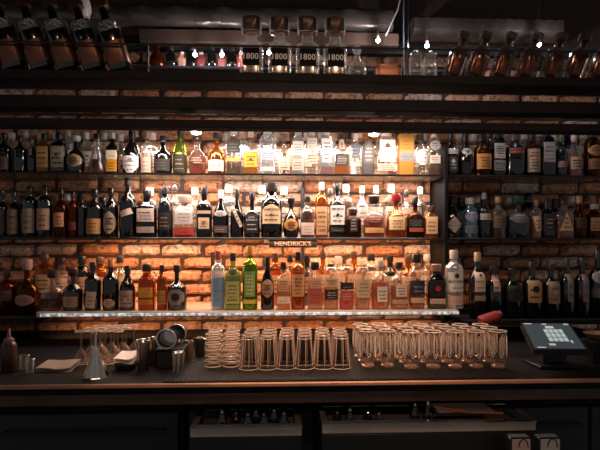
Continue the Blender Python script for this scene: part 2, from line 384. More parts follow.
def make_bottle(spec, loc, W, H, label, group, base_px, top_px, tilt=0, name='liquor_bottle', dmax=.043):
    cx, wpx, top, style, gl, liq, cap, labels, desc = spec
    n = 2
    if style.startswith('sq_'): n = 5; style = style[3:]
    if style == 'box': n = 9
    pr, capz, capr = P[style]
    a = W/2; b = min(a*(.72 if n > 2 else 1), dmax)
    rt = thing(name, label, 'bottle' if style not in ('tin', 'box') else 'box', loc, group, (0, tilt, 0))
    kn = 1 if n == 2 else .999
    body = MB(); body.lathe([(r_, z*H) for r_, z in pr], 20, 0, a, b, n)
    if gl.startswith('#'): gm = pbr('shell_'+gl, gl, .35, coat=.3)
    else: gm = G[gl]
    body.build('body', gm, rt)
    if liq:
        lc, lf = liq
        lp = [(r_*.9, max(.012, z)*H) for r_, z in pr if z <= lf]; lp.append((prof_r(pr, lf)*.9, lf*H))
        MB().lathe(lp, 16, 0, a, b, n).build('liquid', liquid(lc), rt)
    if cap:
        cr = capr*a*1.12; zt = capz*H
        if style in ('squat', 'round') and not cap.startswith('~'):
            MB().lathe([(cr*.9, zt), (cr*1.0, zt+.01*H), (cr*1.25, zt+.06*H), (cr*1.3, H*.985), (cr*1.1, H)], 14).build('stopper', capm(cap), rt)
        else:
            cc = cap.lstrip('~')
            MB().lathe([(cr, zt-.02*H), (cr*1.04, zt), (cr*1.04, H*.985), (cr*.92, H)], 14).build('cap', capm(cc, 0), rt)
    def yf(x, z):
        rr = prof_r(pr, min(max(z/H, 0), .97)); aa = a*rr; bb = b*rr
        q = min(.985, abs(x)/max(aa, 1e-5)); return -bb*(1-q**n)**(1/n)
    for L_ in labels:
        z0 = (base_px-L_['yb'])/(base_px-top_px)*H; z1 = (base_px-L_['ya'])/(base_px-top_px)*H
        rr = min(prof_r(pr, min(.97, z/H)) for z in (z0, z1)) if L_['shape'] in ('rect',) else prof_r(pr, (z0+z1)/2/H)
        hw = a*rr*L_['w']; x0_ = L_['x']*a
        mb = MB(); nx, nz = 10, 8; vs_ = []; fs = []
        ca, sa = math.cos(L_['rot']), math.sin(L_['rot']); zc = (z0+z1)/2
        def put(x, z, e):
            dx, dz = x, z-zc; X_ = dx*ca-dz*sa+x0_; Z_ = zc+dx*sa+dz*ca
            X_ = max(-a*.97, min(a*.97, X_))
            return (X_, yf(X_, Z_)-e, Z_)
        for j in range(nz+1):
            t = j/nz; ww = hw*shape_w(L_['shape'], t)
            for i in range(nx+1):
                u = -1+2*i/nx; vs_.append(put(u*ww, z0+(z1-z0)*t, .0012))
        for j in range(nz):
            for i in range(nx):
                q = j*(nx+1)+i; fs.append((q, q+1, q+nx+2, q+nx+1))
        mb.add(vs_, fs, 0)
        hh = z1-z0
        def bar(xa, xb, za, zb):
            k = 4; vv = []; ff = []
            for i in range(k+1):
                xx = xa+(xb-xa)*i/k; vv += [put(xx, za, .002), put(xx, zb, .002)]
            for i in range(k): ff.append((2*i, 2*i+2, 2*i+3, 2*i+1))
            mb.add(vv, ff, 1)
        for k in range(L_['rows']):
            t = (k+.7)/(L_['rows']+1.2)
            if L_['text'] and abs(t-L_['txty']) < .16: continue
            ww = hw*shape_w(L_['shape'], t)*.8; thk = hh*_rng.uniform(.035, .09)
            xx = -ww*_rng.uniform(.6, 1)
            end = ww*_rng.uniform(.6, 1)
            while xx < end:
                l = _rng.uniform(.15, .6)*hw; bar(xx, min(end, xx+l), z0+hh*t, z0+hh*t+thk); xx += l+.1*hw
        if L_['disc']:
            dz, dr, dc = L_['disc']; vv = [put(0, z0+hh*dz, .0024)]; ff = []
            for k in range(14):
                t = 2*math.pi*k/14; vv.append(put(dr*hw*math.cos(t), z0+hh*dz+dr*hw*math.sin(t), .0024))
            for k in range(14): ff.append((0, 1+k, 1+(k+1) % 14))
            mb.add(vv, ff, 2)
        mats = [paper(L_['c']), paper(L_['ink'])]
        if L_['disc']: mats.append(paper(L_['disc'][2]))
        mb.build('label', mats, rt)
        if L_['text']:
            vv, ff, tw, th = text_geo(L_['text']); sc = min(hw*1.7/tw, hh*.34/th)
            MB().add([put(x*sc, z0+hh*L_['txty']+y*sc, .0028) for x, y in vv], ff).build('lettering', paper(L_['ink']), rt, False)
    return rt
def bottle_row(specs, Y, zbase, base_px, where, group, dmax=.043):
    specs = sorted(specs, key=lambda s: s[0]); xs = [X(s[0], Y) for s in specs]
    Ws = [1.16*s[1]/F*ray(s[0], HZ, Y)[1] for s in specs]
    for _ in range(4):
        for i in range(len(xs)-1):
            gap = xs[i+1]-xs[i]-.0015-(Ws[i]+Ws[i+1])/2
            if gap < 0:
                k = (xs[i+1]-xs[i]-.0015)/((Ws[i]+Ws[i+1])/2); Ws[i] *= k; Ws[i+1] *= k
    for s, x, W in zip(specs, xs, Ws):
        t = ray(s[0], HZ, Y)[1]; bp = HZ-(zbase-CZ)*F/t
        H = (bp-s[2])/F*t
        make_bottle(s, (x, Y, zbase), W, H, s[8]+where, group, bp, s[2], dmax=dmax)
C = '#e9ddd0'; CR = '#e6c9a4'; TAN = '#a98b6e'; OR = '#e0912c'
row1 = [
 (4, 14, 133, 'std', 'dark', None, '#15100f', [Lb(158, 170, '#5b463a')], 'black bottle with a dim brown label at the far left end'),
 (20, 14, 136, 'std', 'dark', None, '#15100f', [], 'black unlabelled bottle, second from the left end'),
 (32, 11, 140, 'tall', 'ink', None, '#8a8078', [Lb(146, 156, '#8a7a70', ink='#1a1414')], 'slim blue-black bottle with a small grey label high up'),
 (44, 14, 134, 'sq_tall', 'amber', ('#a86c22', .6), '#1a1312', [Lb(147, 168, '#bf9458', ink='#6d4a26')], 'square bottle with a tall ochre label'),
 (59, 14, 133, 'sq_tall', 'dark', None, '#14100f', [Lb(147, 168, '#a3967c', disc=(.6, .3, '#4c4438'))], 'square bottle with a tall grey-olive label and dark disc'),
 (76, 16, 136, 'round', 'dark', None, '#c6c0b8', [Lb(155, 168, '#a88e66', 'oval', disc=(.5, .5, '#6e5432'))], 'round black bottle with a pale stopper and round tan medallion'),
 (97, 17, 134, 'cone', 'clear', ('#402018', .4), '#1a1414', [Lb(148, 160, '#c8b8b0', 'tri', w=.5)], 'clear bell-shaped bottle with dark liquid'),
 (112.5, 12, 133, 'sq_std', 'dark', None, '#c9b8a8', [Lb(151, 160, '#e8d6bc', rows=1), Lb(160, 172, '#e59a20')], 'square bottle with half cream, half orange label'),
 (132, 17, 131, 'slope', 'dark', None, '#171213', [Lb(157, 174, '#ddd3d2', 'shield', ink='#55484a', disc=(.75, .3, '#8a7c80'))], 'black bottle with a large silver-white shield label'),
 (147, 11, 132, 'std', 'clear', ('#d8b8a0', .5), '#a87b66', [Lb(158, 173, '#d8b8a4', ink='#8a604e')], 'clear slim bottle with a pale pink label'),
 (163, 18, 136, 'card', 'dark', None, '#1b1615', [Lb(160, 172, '#2b2320', ink='#5a4a42')], 'wide black bottle with a black label'),
 (180, 14, 129, 'slope', 'green', ('#2a2212', .42), '#2a3010', [Lb(155, 173, '#2a1d14', ink='#8d7650')], 'green sparkling wine bottle with a dark label'),
 (197.5, 18, 137, 'round', 'clear', ('#8e3f20', .55), '#31211b', [Lb(156, 166, '#4a2a1e', 'oval', ink='#c89a78')], 'ball-shaped clear bottle of reddish brandy with a stopper'),
 (216.5, 17, 133, 'card', 'amber', ('#7a3818', .5), '#28232a', [Lb(161, 172, '#e0cdbc', ink='#8a6e60')], 'cognac bottle with a wide cream label and grey cap'),
 (234, 15, 132, 'sq_dome', 'clear', ('#5a5048', .3), '#cfc8c4', [Lb(141, 154, '#3a332e', ink='#8c8278'), Lb(159, 162, '#dba03c', rows=0)], 'clear square bottle with black panel and orange stripe'),
 (251, 15, 131, 'sq_std', 'clear', ('#b87820', .55), '#e2cfc0', [Lb(153, 168, '#e6a12c', disc=(.5, .22, '#3a2410'), ink='#3a2410')], 'bottle with a bright golden-yellow label beside the domed bottle'),
 (267.5, 17, 132, 'dome', 'frost', None, '#d8cfc8', [Lb(152, 161, '#a9adb8', ink='#5a6478'), Lb(168, 172, '#e2d2c4', rows=1)], 'wide domed frosted bottle with a grey-blue band'),
 (284, 13, 134, 'round', 'clear', None, '#8c6c58', [Lb(146, 154, '#8f7462', 'oval'), Lb(160, 171, '#dcc0a8')], 'clear bottle with a small brown oval above a pale label'),
 (298, 13, 133, 'sq_dome', 'frost', None, '#cdbcae', [Lb(142, 156, '#d9cdc4', ink='#6c5c54', rows=4), Lb(160, 171, '#bfa896')], 'frosted square bottle with much small dark print'),
 (312, 13, 133, 'dome', 'clear', None, '#d8c8bc', [Lb(139, 150, '#cfc0b4'), Lb(153, 165, '#c8ab94', 'oval')], 'clear domed bottle with one label over an oval one'),
 (326.5, 14, 133, 'sq_dome', 'frost', ('#c87840', .2), '#e0d4c8', [Lb(139, 163, '#efe6e0', ink='#4c4444', rows=5)], 'bottle with a tall white label full of dark print'),
 (341.5, 15, 134, 'sq_std', 'clear', ('#b06a30', .25), '#2a2320', [Lb(139, 150, '#c8a890', 'arch', disc=(.5, .4, '#4a342c')), Lb(155, 166, '#2d2826', ink='#b8a898', rows=4)], 'bottle with a black lower label under a pale arched one'),
 (355.5, 10, 134, 'sq_tall', 'clear', None, '#d6cabc', [Lb(145, 159, '#56565f', ink='#9a949a')], 'slim bottle with a slate-grey label'),
 (368, 12, 141, 'tin', '#5f5a58', None, '#5f5a58', [Lb(145, 164, '#6c6664', 'arch', ink='#b5a9a0', rows=4)], 'grey rounded tin with faint print'),
 (386, 22, 134, 'sq_dome', 'clear', None, '#e8d8c8', [Lb(141, 163, '#efdccb', ink='#b58a70', disc=(.72, .3, '#6a4a38'), w=.8), Lb(165, 172, '#cdb39c')], 'wide clear bottle with a figure on a cream label'),
 (405.5, 15, 135, 'box', '#c98a3c', None, None, [Lb(154, 162, '#8d8d8c', ink='#34343a', w=.95, rows=2), Lb(138, 152, '#d79a44', ink='#a86c28')], 'amber gift box with a grey band'),
 (421, 14, 134, 'slope', 'clear', None, '#3a2c26', [Lb(150, 166, '#d9d0ca', 'hex', ink='#807672')], 'clear bottle with a pale grey six-sided label'),
 (434, 12, 135, 'sq_dome', 'clear', ('#70503c', .2), '#d8ccc0', [Lb(141, 151, '#bcb0a6', 'oval'), Lb(156, 164, '#dac5b6')], 'clear bottle with two pale labels beside the right upright'),
 (451, 14, 134, 'std', 'dark', None, '#2a2322', [Lb(150, 155, '#c9c2bc', rows=1), Lb(158, 172, '#4a4240', ink='#c4b8ae', disc=(.7, .3, '#d8d0c8'))], 'black bottle with a pale crest right of the upright'),
 (465.5, 15, 134, 'slope', 'dark', None, '#201b1a', [Lb(149, 156, '#d6cdc6', 'oval', disc=(.5, .3, '#6c6464'))], 'black bottle with a small white winged emblem'),
 (482.5, 17, 135, 'stout', 'brown', None, '#251d1a', [Lb(155, 170, '#d8944a', ink='#70401c', rows=4)], 'stout brown bottle with a wide orange label'),
 (498, 13, 134, 'sq_dome', 'dark', None, '#2c2624', [Lb(144, 159, '#cdc5be', ink='#3c3634', rows=5), Lb(161, 171, '#a8a099')], 'black flat bottle with white labels from shoulder to foot'),
 (515, 17, 134, 'stout', 'dark', None, '#6a4c44', [Lb(149, 155, '#8c4038', ink='#d0b0a0', rows=1)], 'dark stout bottle with a red band at its shoulder'),
 (532, 14, 135, 'tall', 'brown', None, '#2a201c', [Lb(150, 173, '#c9a98e', ink='#7a5440', rows=6)], 'brown bottle with a tall beige label'),
 (547, 13, 134, 'sq_dome', 'dark', None, '#2a2220', [Lb(143, 163, '#c0b5ae', ink='#6c605a', rows=4)], 'dark bottle with a tall pale grey label, right bay'),
 (561, 11, 137, 'std', 'ink', None, '#55703a', [Lb(162, 168, '#b08078', rows=1)], 'dark bottle with a pink strip label and green cap'),
 (574, 14, 134, 'slope', 'clear', ('#b06a50', .3), '#d8b8a8', [Lb(158, 170, '#c89a86')], 'clear bottle of pink liquid near the right end'),
 (592, 13, 135, 'dome', 'brown', None, '#3a2a22', [Lb(146, 157, '#c08a5c', 'oval'), Lb(160, 170, '#a87450')], 'brown domed bottle with an orange oval at the right end'),
]
bottle_row(row1, 2.68, Z1, 175.5, ', upper shelf', 'bottles at the front of the upper shelf')
row2 = [
 (2, 12, 190, 'std', 'dark', None, '#171212', [Lb(214, 230, '#4a3a32')], 'black bottle cut by the left picture edge'),
 (14, 14, 191, 'std', 'dark', None, '#171212', [Lb(210, 234, '#7e6354', ink='#46342c')], 'black bottle with a tall dull brown label near the left end'),
 (30, 14, 186, 'tall', 'dark', None, '#1a1414', [Lb(209, 233, '#8d7867', ink='#54443a')], 'black bottle with a tall dull grey-brown label'),
 (45, 15, 185, 'tall', 'dark', None, '#1a1414', [Lb(209, 230, '#a9856a', ink='#5c4030', disc=(.5, .3, '#7a5a44'))], 'black bottle with a squarish tan label and lighter border'),
 (61, 12, 188, 'std', 'brown', None, '#171212', [Lb(213, 227, '#c68a5c', w=.7)], 'brown bottle with a small orange-tan label'),
 (73, 9, 192, 'tall', 'red', None, '#2a1210', [Lb(222, 230, '#7a3028')], 'slim dark red bottle'),
 (82, 8, 194, 'tall', 'dark', None, '#171212', [], 'slim black unlabelled bottle beside the dark red one'),
 (95, 15, 189, 'std', 'dark', None, '#171212', [Lb(219, 234, '#b8824e', ink='#6c4424')], 'black bottle with an amber-brown label low down'),
 (111, 13, 188, 'std', 'dark', None, '#171212', [Lb(212, 234, '#a58a70', 'oval', disc=(.5, .4, '#6c523e'))], 'black bottle with a tall oval beige label'),
 (128, 15, 178, 'std', 'dark', None, '#241c1c', [Lb(210, 216, '#c8a898', ink='#c8a898', rot=.35, rows=0, w=.7)], 'black bottle with a slanting pale script stripe'),
 (147, 18, 190, 'sq_std', 'dark', None, '#1b1616', [Lb(209, 222, '#d0b8a8', ink='#3a2c28'), Lb(227, 233, '#b09a8c', rows=1)], 'broad black bottle with one cream label over another'),
 (165.5, 14, 186, 'stout', 'ink', None, '#2d2220', [Lb(213, 230, '#1d1716', ink='#8a6e60')], 'black bottle with a black label and shiny shoulders'),
 (185, 21, 196, 'sq_stout', 'clear', ('#a02c24', .22), '#caa898', [Lb(210, 224, '#dccac4', ink='#8a5a54'), Lb(228, 235, '#c04038', rows=1)], 'clear wide bottle with a pink-white label and red foot'),
 (204.5, 14, 187, 'sq_std', 'dark', None, '#14100f', [Lb(211, 214, '#c8a890', rows=0), Lb(218, 229, '#e2bf9c', ink='#8a5c3c', disc=(.5, .35, '#8a6040'), w=.7)], 'black square bottle with a small square cream label'),
 (221, 15, 190, 'slope', 'dark', None, '#c8beb8', [Lb(211, 217, '#b8aca6', 'oval'), Lb(226, 233, '#54443e', ink='#b8a498')], 'black bottle with a small oval and a silvery cap'),
 (237, 14, 189, 'slope', 'dark', None, '#2c211e', [Lb(205, 228, '#d8bfac', ink='#50382e', rot=.42, rows=5, w=.42)], 'black bottle with a slanted cream banner label'),
 (252, 16, 193, 'sq_card', 'dark', None, '#171213', [Lb(214, 233, '#1c1819', ink='#d4c6bc', text="JACK\nDANIEL'S", txty=.74, rows=3, w=.9)], 'square black bottle with black label and white print'),
 (271.5, 20, 183, 'stout', 'dark', None, '#241c1a', [Lb(205, 224, '#e5c096', 'arch', ink='#4c3426', text='JAMESON', txty=.72, disc=(.45, .16, '#6a3a28'), w=.85)], 'broad dark bottle with an arched cream label'),
 (291, 16, 198, 'round', 'dark', None, '#241c1a', [Lb(219, 231, '#cf8a40', 'oval', disc=(.5, .5, '#7a4a24')), Lb(209, 214, '#c8b8a8', 'oval', rows=0, w=.4)], 'round dark bottle with an amber round medallion'),
 (307.5, 15, 196, 'std', 'clear', ('#3a2a26', .62), '#1a1515', [Lb(223, 235, '#e6cdb8', ink='#b8937a')], 'bottle with cream label low down and dark shoulders'),
 (321.5, 12, 182, 'tall', 'amber', ('#c08a50', .62), '#eadacc', [Lb(207, 235, '#dcae7c', ink='#8a5a34', rows=5)], 'tall slim bottle with white neck and long tan label'),
 (337, 15, 183, 'std', 'dark', None, '#181313', [Lb(206, 225, '#efe2d6', ink='#2c2220', text='JIM BEAM', txty=.8, disc=(.5, .22, '#3a2622'), w=.95), Lb(228, 232, '#2c2422', ink='#d0c4b8', rows=1)], 'bottle with a big white label and small dark seal'),
 (353, 15, 209, 'sq_stout', 'brown', ('#4a2418', .6), '#3c2a24', [Lb(216, 232, '#2c1d1a', ink='#b0988a', rows=4)], 'short brown square bottle with a dark label'),
 (374, 21, 196, 'squat', 'clear', ('#8a3a1c', .45), '#2d1512', [Lb(214, 224, '#6c3324', 'oval', ink='#d0a080'), Lb(228, 233, '#d8a060', rows=1)], 'ornate squat decanter of reddish spirit with dark stopper'),
 (396, 20, 194, 'squat', 'amber', ('#b06c30', .5), '#8c1c1c', [Lb(217, 230, '#e3b886', ink='#7a4c2c')], 'squat bottle with a dark red top and wide cream label'),
 (415, 17, 197, 'sq_card', 'brown', ('#3c1810', .45), '#251c1a', [Lb(219, 227, '#241c1e', ink='#948478'), Lb(228, 232, '#a8502c', rows=0)], 'brown decanter bottle with black label over an orange band'),
 (430.5, 14, 206, 'sq_stout', 'amber', ('#c89458', .6), '#5b4030', [Lb(217, 234, '#dfb686', ink='#8a6238')], 'short square bottle with a plain golden cream label'),
 (452, 16, 196, 'slope', 'dark', None, '#1d1818', [Lb(217, 233, '#b7a698', 'diamond', ink='#8c7c70', w=.95)], 'black bottle with a pale diamond label'),
 (470, 16, 198, 'stout', 'blue', None, '#d0c4bc', [Lb(212, 222, '#8f98a8', 'oval'), Lb(226, 233, '#6c7480')], 'bluish clear bottle with a white cap'),
 (484, 13, 193, 'std', 'dark', None, '#a8a09a', [Lb(214, 220, '#b0a79e', rows=1)], 'black bottle with a pale cap and thin label'),
 (498, 13, 197, 'std', 'clear', ('#3c2418', .4), '#c49a78', [Lb(216, 228, '#6a5040')], 'clear bottle with dark brown label and tan top'),
 (518, 23, 196, 'squat', 'ink', None, '#2c4a42', [Lb(212, 224, '#525a60', 'oval', ink='#b89080')], 'wide slate-blue decanter with a green stopper'),
 (536, 11, 200, 'tall', 'clear', ('#c8906c', .5), '#c88a60', [Lb(216, 231, '#c8a184', rot=.2, w=.7)], 'slim clear bottle with a slanting peach label'),
 (547.5, 13, 201, 'sq_stout', 'dark', None, '#3a2c26', [Lb(214, 231, '#2a2421', ink='#a8988a')], 'black square bottle edged with light, right bay'),
 (563.5, 17, 200, 'sq_std', 'clear', ('#8c4c28', .5), '#3a2c26', [Lb(213, 231, '#d0a47c', 'tri', ink='#6c4428')], 'clear bottle with a triangular cream mark'),
 (579, 14, 196, 'slope', 'brown', None, '#c89a70', [Lb(218, 228, '#40291f')], 'dark brown bottle with a tan cap, right bay'),
 (594, 13, 204, 'sq_stout', 'brown', None, '#b0a8a0', [Lb(218, 231, '#b98a62')], 'squat brown bottle with tan label at the right end'),
]
bottle_row(row2, 2.68, Z2, 238, ', middle shelf', 'bottles at the front of the middle shelf')
row3 = [
 (52, 20, 270, 'squat', 'clear', ('#5c2a16', .45), '#2b1c18', [Lb(298, 307, '#20181a', ink='#8c5a44')], 'round-shouldered clear decanter with a glossy arch of light'),
 (73, 19, 268, 'squat', 'dark', None, '#2a1b19', [Lb(296, 306, '#b48a68', ink='#5a3a2a', w=.7)], 'black squat decanter with a framed rectangular label'),
 (93, 14, 262, 'std', 'dark', None, '#201818', [Lb(291, 307, '#c8b09a', rot=-.1, ink='#6a5446', w=.6)], 'black bottle with a slim slanting cream label'),
 (111, 15, 260, 'std', 'dark', None, '#c07c38', [Lb(298, 307, '#c8a088', 'oval', ink='#7a5a48', w=.7)], 'black bottle with a round pinkish label and amber neck'),
 (127.5, 15, 266, 'slope', 'dark', None, '#1b1415', [Lb(290, 306, '#b08a70', ink='#5a3c2e', disc=(.4, .3, '#c8a890'))], 'black bottle with a tan label left of the amber glass bottle'),
 (147, 14, 264, 'sq_stout', 'amber', ('#c87a1c', .8), '#2a1c14', [Lb(287, 297, '#e5a03c', rows=1, ink='#9a5a18'), Lb(299, 304, '#d88c28', rows=1)], 'square amber bottle glowing orange'),
 (162, 9, 265, 'tall', 'amber', ('#8a4a14', .7), '#201714', [Lb(290, 304, '#c08a48', ink='#6a3c18')], 'slim amber bottle with a brown label'),
 (177, 17, 265, 'card', 'dark', None, '#1a1414', [Lb(289, 304, '#8f8078', 'hex', ink='#201818', disc=(.5, .5, '#241c1c'))], 'black bottle with a six-sided outlined label'),
 (218, 13, 251, 'tall', 'frost', ('#7fa8c8', .55), '#b8503c', [Lb(279, 306, '#7c9cb4', ink='#5c88a8', rows=2, w=.9)], 'pale bottle with blue lower half and red cap'),
 (233, 15, 253, 'sq_std', 'lime', ('#a8b860', .6), '#2b2c2a', [Lb(269, 275, '#2f3828', 'oval', rows=0, w=.6), Lb(281, 303, '#c6bf74', ink='#6a7a3c', rows=5)], 'yellow-green bottle with a black cap'),
 (250, 13, 246, 'tall', 'green', ('#7fb040', .7), '#d29a3c', [Lb(271, 296, '#8cae54', ink='#e0dc9c', rows=6, w=.7), Lb(299, 303, '#e0c84c', rows=0)], 'tall bright green bottle with a long yellow neck'),
 (267.5, 12, 257, 'slope', 'dark', None, '#1c1516', [Lb(279, 297, '#b98e6c', 'oval', ink='#6c4a38', disc=(.5, .4, '#7c5a46'))], 'black bottle with an upright oval copper label'),
 (283.5, 13, 262, 'sq_std', 'clear', ('#d89858', .5), '#2c211c', [Lb(278, 291, '#e2b080', ink='#8c4a34', rows=4), Lb(296, 303, '#f0d8b8', rows=1)], 'clear bottle with speckled peach label right of the black oval-labelled one'),
 (298, 13, 252, 'tall', 'amber', ('#c08444', .65), '#171415', [Lb(274, 296, '#d8a068', ink='#8a5630', rows=5)], 'golden bottle with a long copper label'),
 (315, 13, 262, 'sq_stout', 'clear', ('#d8a070', .55), '#1c1614', [Lb(278, 288, '#dba888', ink='#8a4c40'), Lb(290, 301, '#b85a4c', rows=2, ink='#7a2c28')], 'clear bottle with a dull red lower label'),
 (331, 14, 264, 'dome', 'clear', ('#d8a878', .5), '#231a18', [Lb(278, 286, '#dcb48c'), Lb(289, 299, '#2d2824', ink='#b8a890')], 'domed clear bottle with black lower label'),
 (346.5, 14, 264, 'dome', 'clear', ('#c8402c', .25), '#c89058', [Lb(282, 289, '#2c2626', ink='#a89888', rows=1), Lb(290, 300, '#b85248', ink='#e0b8a0'), ], 'domed clear bottle with a brick-red label'),
 (362.5, 14, 264, 'dome', 'clear', ('#d0a878', .6), '#cda07a', [Lb(279, 297, '#dcc09c', ink='#8a7054', rows=4)], 'domed clear bottle of pale gold spirit'),
 (380, 17, 260, 'std', 'clear', ('#c87c50', .55), '#e0cbb8', [Lb(286, 301, '#ecdccc', ink='#6c5c58', w=.55, x=.1)], 'clear bottle of copper spirit with narrow white label and pale cap'),
 (399, 17, 262, 'std', 'clear', ('#c08860', .5), '#2a201e', [Lb(284, 296, '#ecdac8', ink='#5c5250', w=.6, x=.1), Lb(299, 303, '#d0a888', rows=1)], 'clear bottle with white label beside the grey-shouldered one'),
 (416.5, 15, 254, 'stout', 'clear', ('#7c4c38', .5), '#14130f', [Lb(280, 294, '#2e2c30', ink='#cfc0b4', rows=2), Lb(297, 302, '#dcbca0', rows=1)], 'bottle with a big black square cap and dark label'),
 (436, 16, 264, 'sq_stout', 'dark', None, '#a8785a', [Lb(280, 296, '#1c181a', ink='#2a2426', disc=(.5, .38, '#c8302c'), rows=0), Lb(298, 303, '#d8b498', rows=1)], 'black square bottle with a bright red seal'),
 (454, 16, 250, 'tall', 'frost', None, '#c2b0a2', [Lb(272, 291, '#e9dbcf', ink='#2c2626', text='BACARDI', txty=.52, disc=(.82, .28, '#3a2224'), w=.95), Lb(295, 304, '#dcb49c', rows=1)], 'tall pale bottle with white label and dark round bat seal'),
]
bottle_row(row3, 2.50, Z3, 309, ', bottom shelf', 'bottles at the front of the lit bottom shelf')
bottle_row([
 (7, 14, 268, 'std', 'red', None, '#3a1d18', [Lb(290, 300, '#5c3a30')], 'dark red bottle in the left corner'),
 (27, 19, 259, 'squat', 'brown', ('#5c1c14', .45), '#a08070', [Lb(294, 305, '#a07a68', 'oval', ink='#5c3c30')], 'wide reddish-brown decanter with a round tan label'),
], 2.55, ZLf, 313, ', dark left end', 'bottles on the dark left shelf end')
row3r = [
 (477.5, 17, 252, 'std', 'dark', None, '#c09a78', [Lb(272, 291, '#e2c6ae', ink='#3a2826', text='BACARDI', txty=.52, disc=(.85, .24, '#3a2224'), w=.97), Lb(295, 300, '#b59678', rows=1, w=.6)], 'dark rum bottle with gold neck and white label'),
 (494, 16, 266, 'stout', 'dark', None, '#181315', [Lb(273, 291, '#d2ac94', ink='#3a2826', text='BACARDI', txty=.52, disc=(.85, .24, '#3a2224'), w=.95)], 'dark rum bottle with black top and pinkish white label'),
 (512, 14, 268, 'std', 'dark', None, '#1d1816', [Lb(285, 300, '#2c2420')], 'black bottle with nearly black label'),
 (532, 16, 262, 'std', 'dark', None, '#1d1816', [Lb(280, 302, '#bb9060', ink='#2a1c16', disc=(.6, .5, '#1d1614'), rows=2)], 'black bottle with a golden label crossed by a dark figure'),
 (551, 16, 264, 'std', 'dark', None, '#221b1a', [Lb(281, 303, '#97806c', ink='#6c4a40', disc=(.5, .38, '#c49a86'))], 'black bottle with a patterned beige label'),
 (567, 13, 258, 'std', 'dark', None, '#3a3634', [Lb(274, 301, '#8a7c76', ink='#4c403c', rows=2, w=.9), ], 'dark bottle with a tall grey label, left of a matching pair'),
 (582, 13, 258, 'std', 'dark', None, '#3a3634', [Lb(274, 301, '#8a7670', ink='#4c403c', rows=2, w=.9)], 'dark bottle with a tall grey label, right of a matching pair'),
 (598, 15, 250, 'std', 'dark', None, '#3a3634', [Lb(270, 284, '#8f8a86', 'oval'), Lb(288, 297, '#6c6866', rows=1)], 'dark bottle with a pale round label at the right picture edge'),
]
row3r = [(q[0], q[1]+2)+q[2:7]+([dict(l_, w=min(.97, l_['w']*1.1)) for l_ in q[7]],)+q[8:] for q in row3r]
bottle_row(row3r, 2.50, ZR, 319, ', right-hand shelf', 'bottles on the black right-hand shelf')

# second rank of bottles, seen between and above the front ones
def back_row(items, Y, zb, base_px, where, group):
    specs = []
    for (cx, w_, top, gl, cap, lab, desc) in items:
        st = random.choice(('std', 'tall', 'std', 'sq_tall'))
        h_ = base_px-top
        labs = [Lb(top+h_*.42, top+h_*.75, lab)] if lab else []
        specs.append((cx, w_, top, st, gl, None, cap, labs, desc))
    bottle_row(specs, Y, zb, base_px, where, group, .036)
kinds = [('clear', '#d8d0c8', '#d8c4b4', 'white-capped clear bottle'), ('clear', '#2a2220', '#cba98e', 'black-capped clear bottle'),
         ('frost', '#c8a080', '#c8b4a8', 'tan-capped frosty bottle'), ('clear', '#b8b4b0', None, 'silver-capped clear bottle'),
         ('dark', '#1c1616', '#b08a6c', 'tan-labelled black bottle'), ('amber', '#5c3a28', '#d8a878', 'brown-capped amber bottle')]
NTH = ['leftmost', 'second from left', 'third from left', 'fourth from left', 'fifth from left', 'sixth from left', 'seventh from left', 'eighth from left', 'ninth from left', 'tenth from left', 'eleventh from left', 'twelfth from left', 'thirteenth from left']
def autoback(pxs, top, front, Y, zb, base_px, shelfname, group, ks):
    items = []
    for i, px in enumerate(pxs):
        k = kinds[ks[i % len(ks)]]
        fr = min(front, key=lambda s: abs(s[0]-px))
        d = fr[8].split(',')[0]
        side = 'behind the' if abs(fr[0]-px) < 4 else ('rear right of the' if px > fr[0] else 'rear left of the')
        lb = k[3]+' '+side+' '+d
        if len(lb.split()) > 16: lb = k[3]+', '+shelfname+', '+NTH[min(i, 12)]
        items.append((px, 14.5, top+random.uniform(0, 6), k[0], k[1], k[2], lb))
    back_row(items, Y, zb, base_px, '', group)
autoback([12, 26, 40, 55, 68, 86, 104, 120], 129, row1, 2.80, Z1, 179, 'rear of the upper shelf left', 'rear bottles on the upper shelf', (0, 3, 3, 0, 2))
autoback([152, 226, 243, 260, 276, 292, 306, 320, 334, 349, 360, 396, 413, 425], 130, row1, 2.80, Z1, 179, 'rear of the lit upper shelf', 'rear bottles on the upper shelf', (0, 3, 2, 1, 0, 5))
autoback([459, 473, 490, 507, 523, 540, 554, 567, 583], 129, row1, 2.80, Z1, 179, 'rear of the upper shelf right', 'rear bottles on the upper shelf', (3, 0, 4, 3, 0))
autoback([150, 175, 195, 229, 262, 284, 330, 346, 362, 376, 391, 406, 420], 184, row2, 2.80, Z2, 238, 'rear of the lit middle shelf', 'rear bottles on the middle shelf', (0, 1, 3, 2, 0))
autoback([22, 38, 53, 67, 103, 461, 477, 491, 508, 528, 555, 571, 587], 193, row2, 2.80, Z2, 238, 'rear of the dim middle shelf', 'rear bottles on the middle shelf', (4, 0, 5, 3, 4))
autoback([45, 62, 82, 100, 120], 252, row3, 2.68, Z3, 305, 'rear of the bottom shelf left', 'rear bottles on the lit bottom shelf', (5, 1, 4))
autoback([275, 290, 307, 323, 338, 354, 371, 390, 408, 427], 250, row3, 2.68, Z3, 305, 'rear of the bottom shelf', 'rear bottles on the lit bottom shelf', (5, 1, 4, 5, 0))

# ------------------------------------------------------------------ on top of the canopy
def zslope(px, Y=2.3): return ZTOP
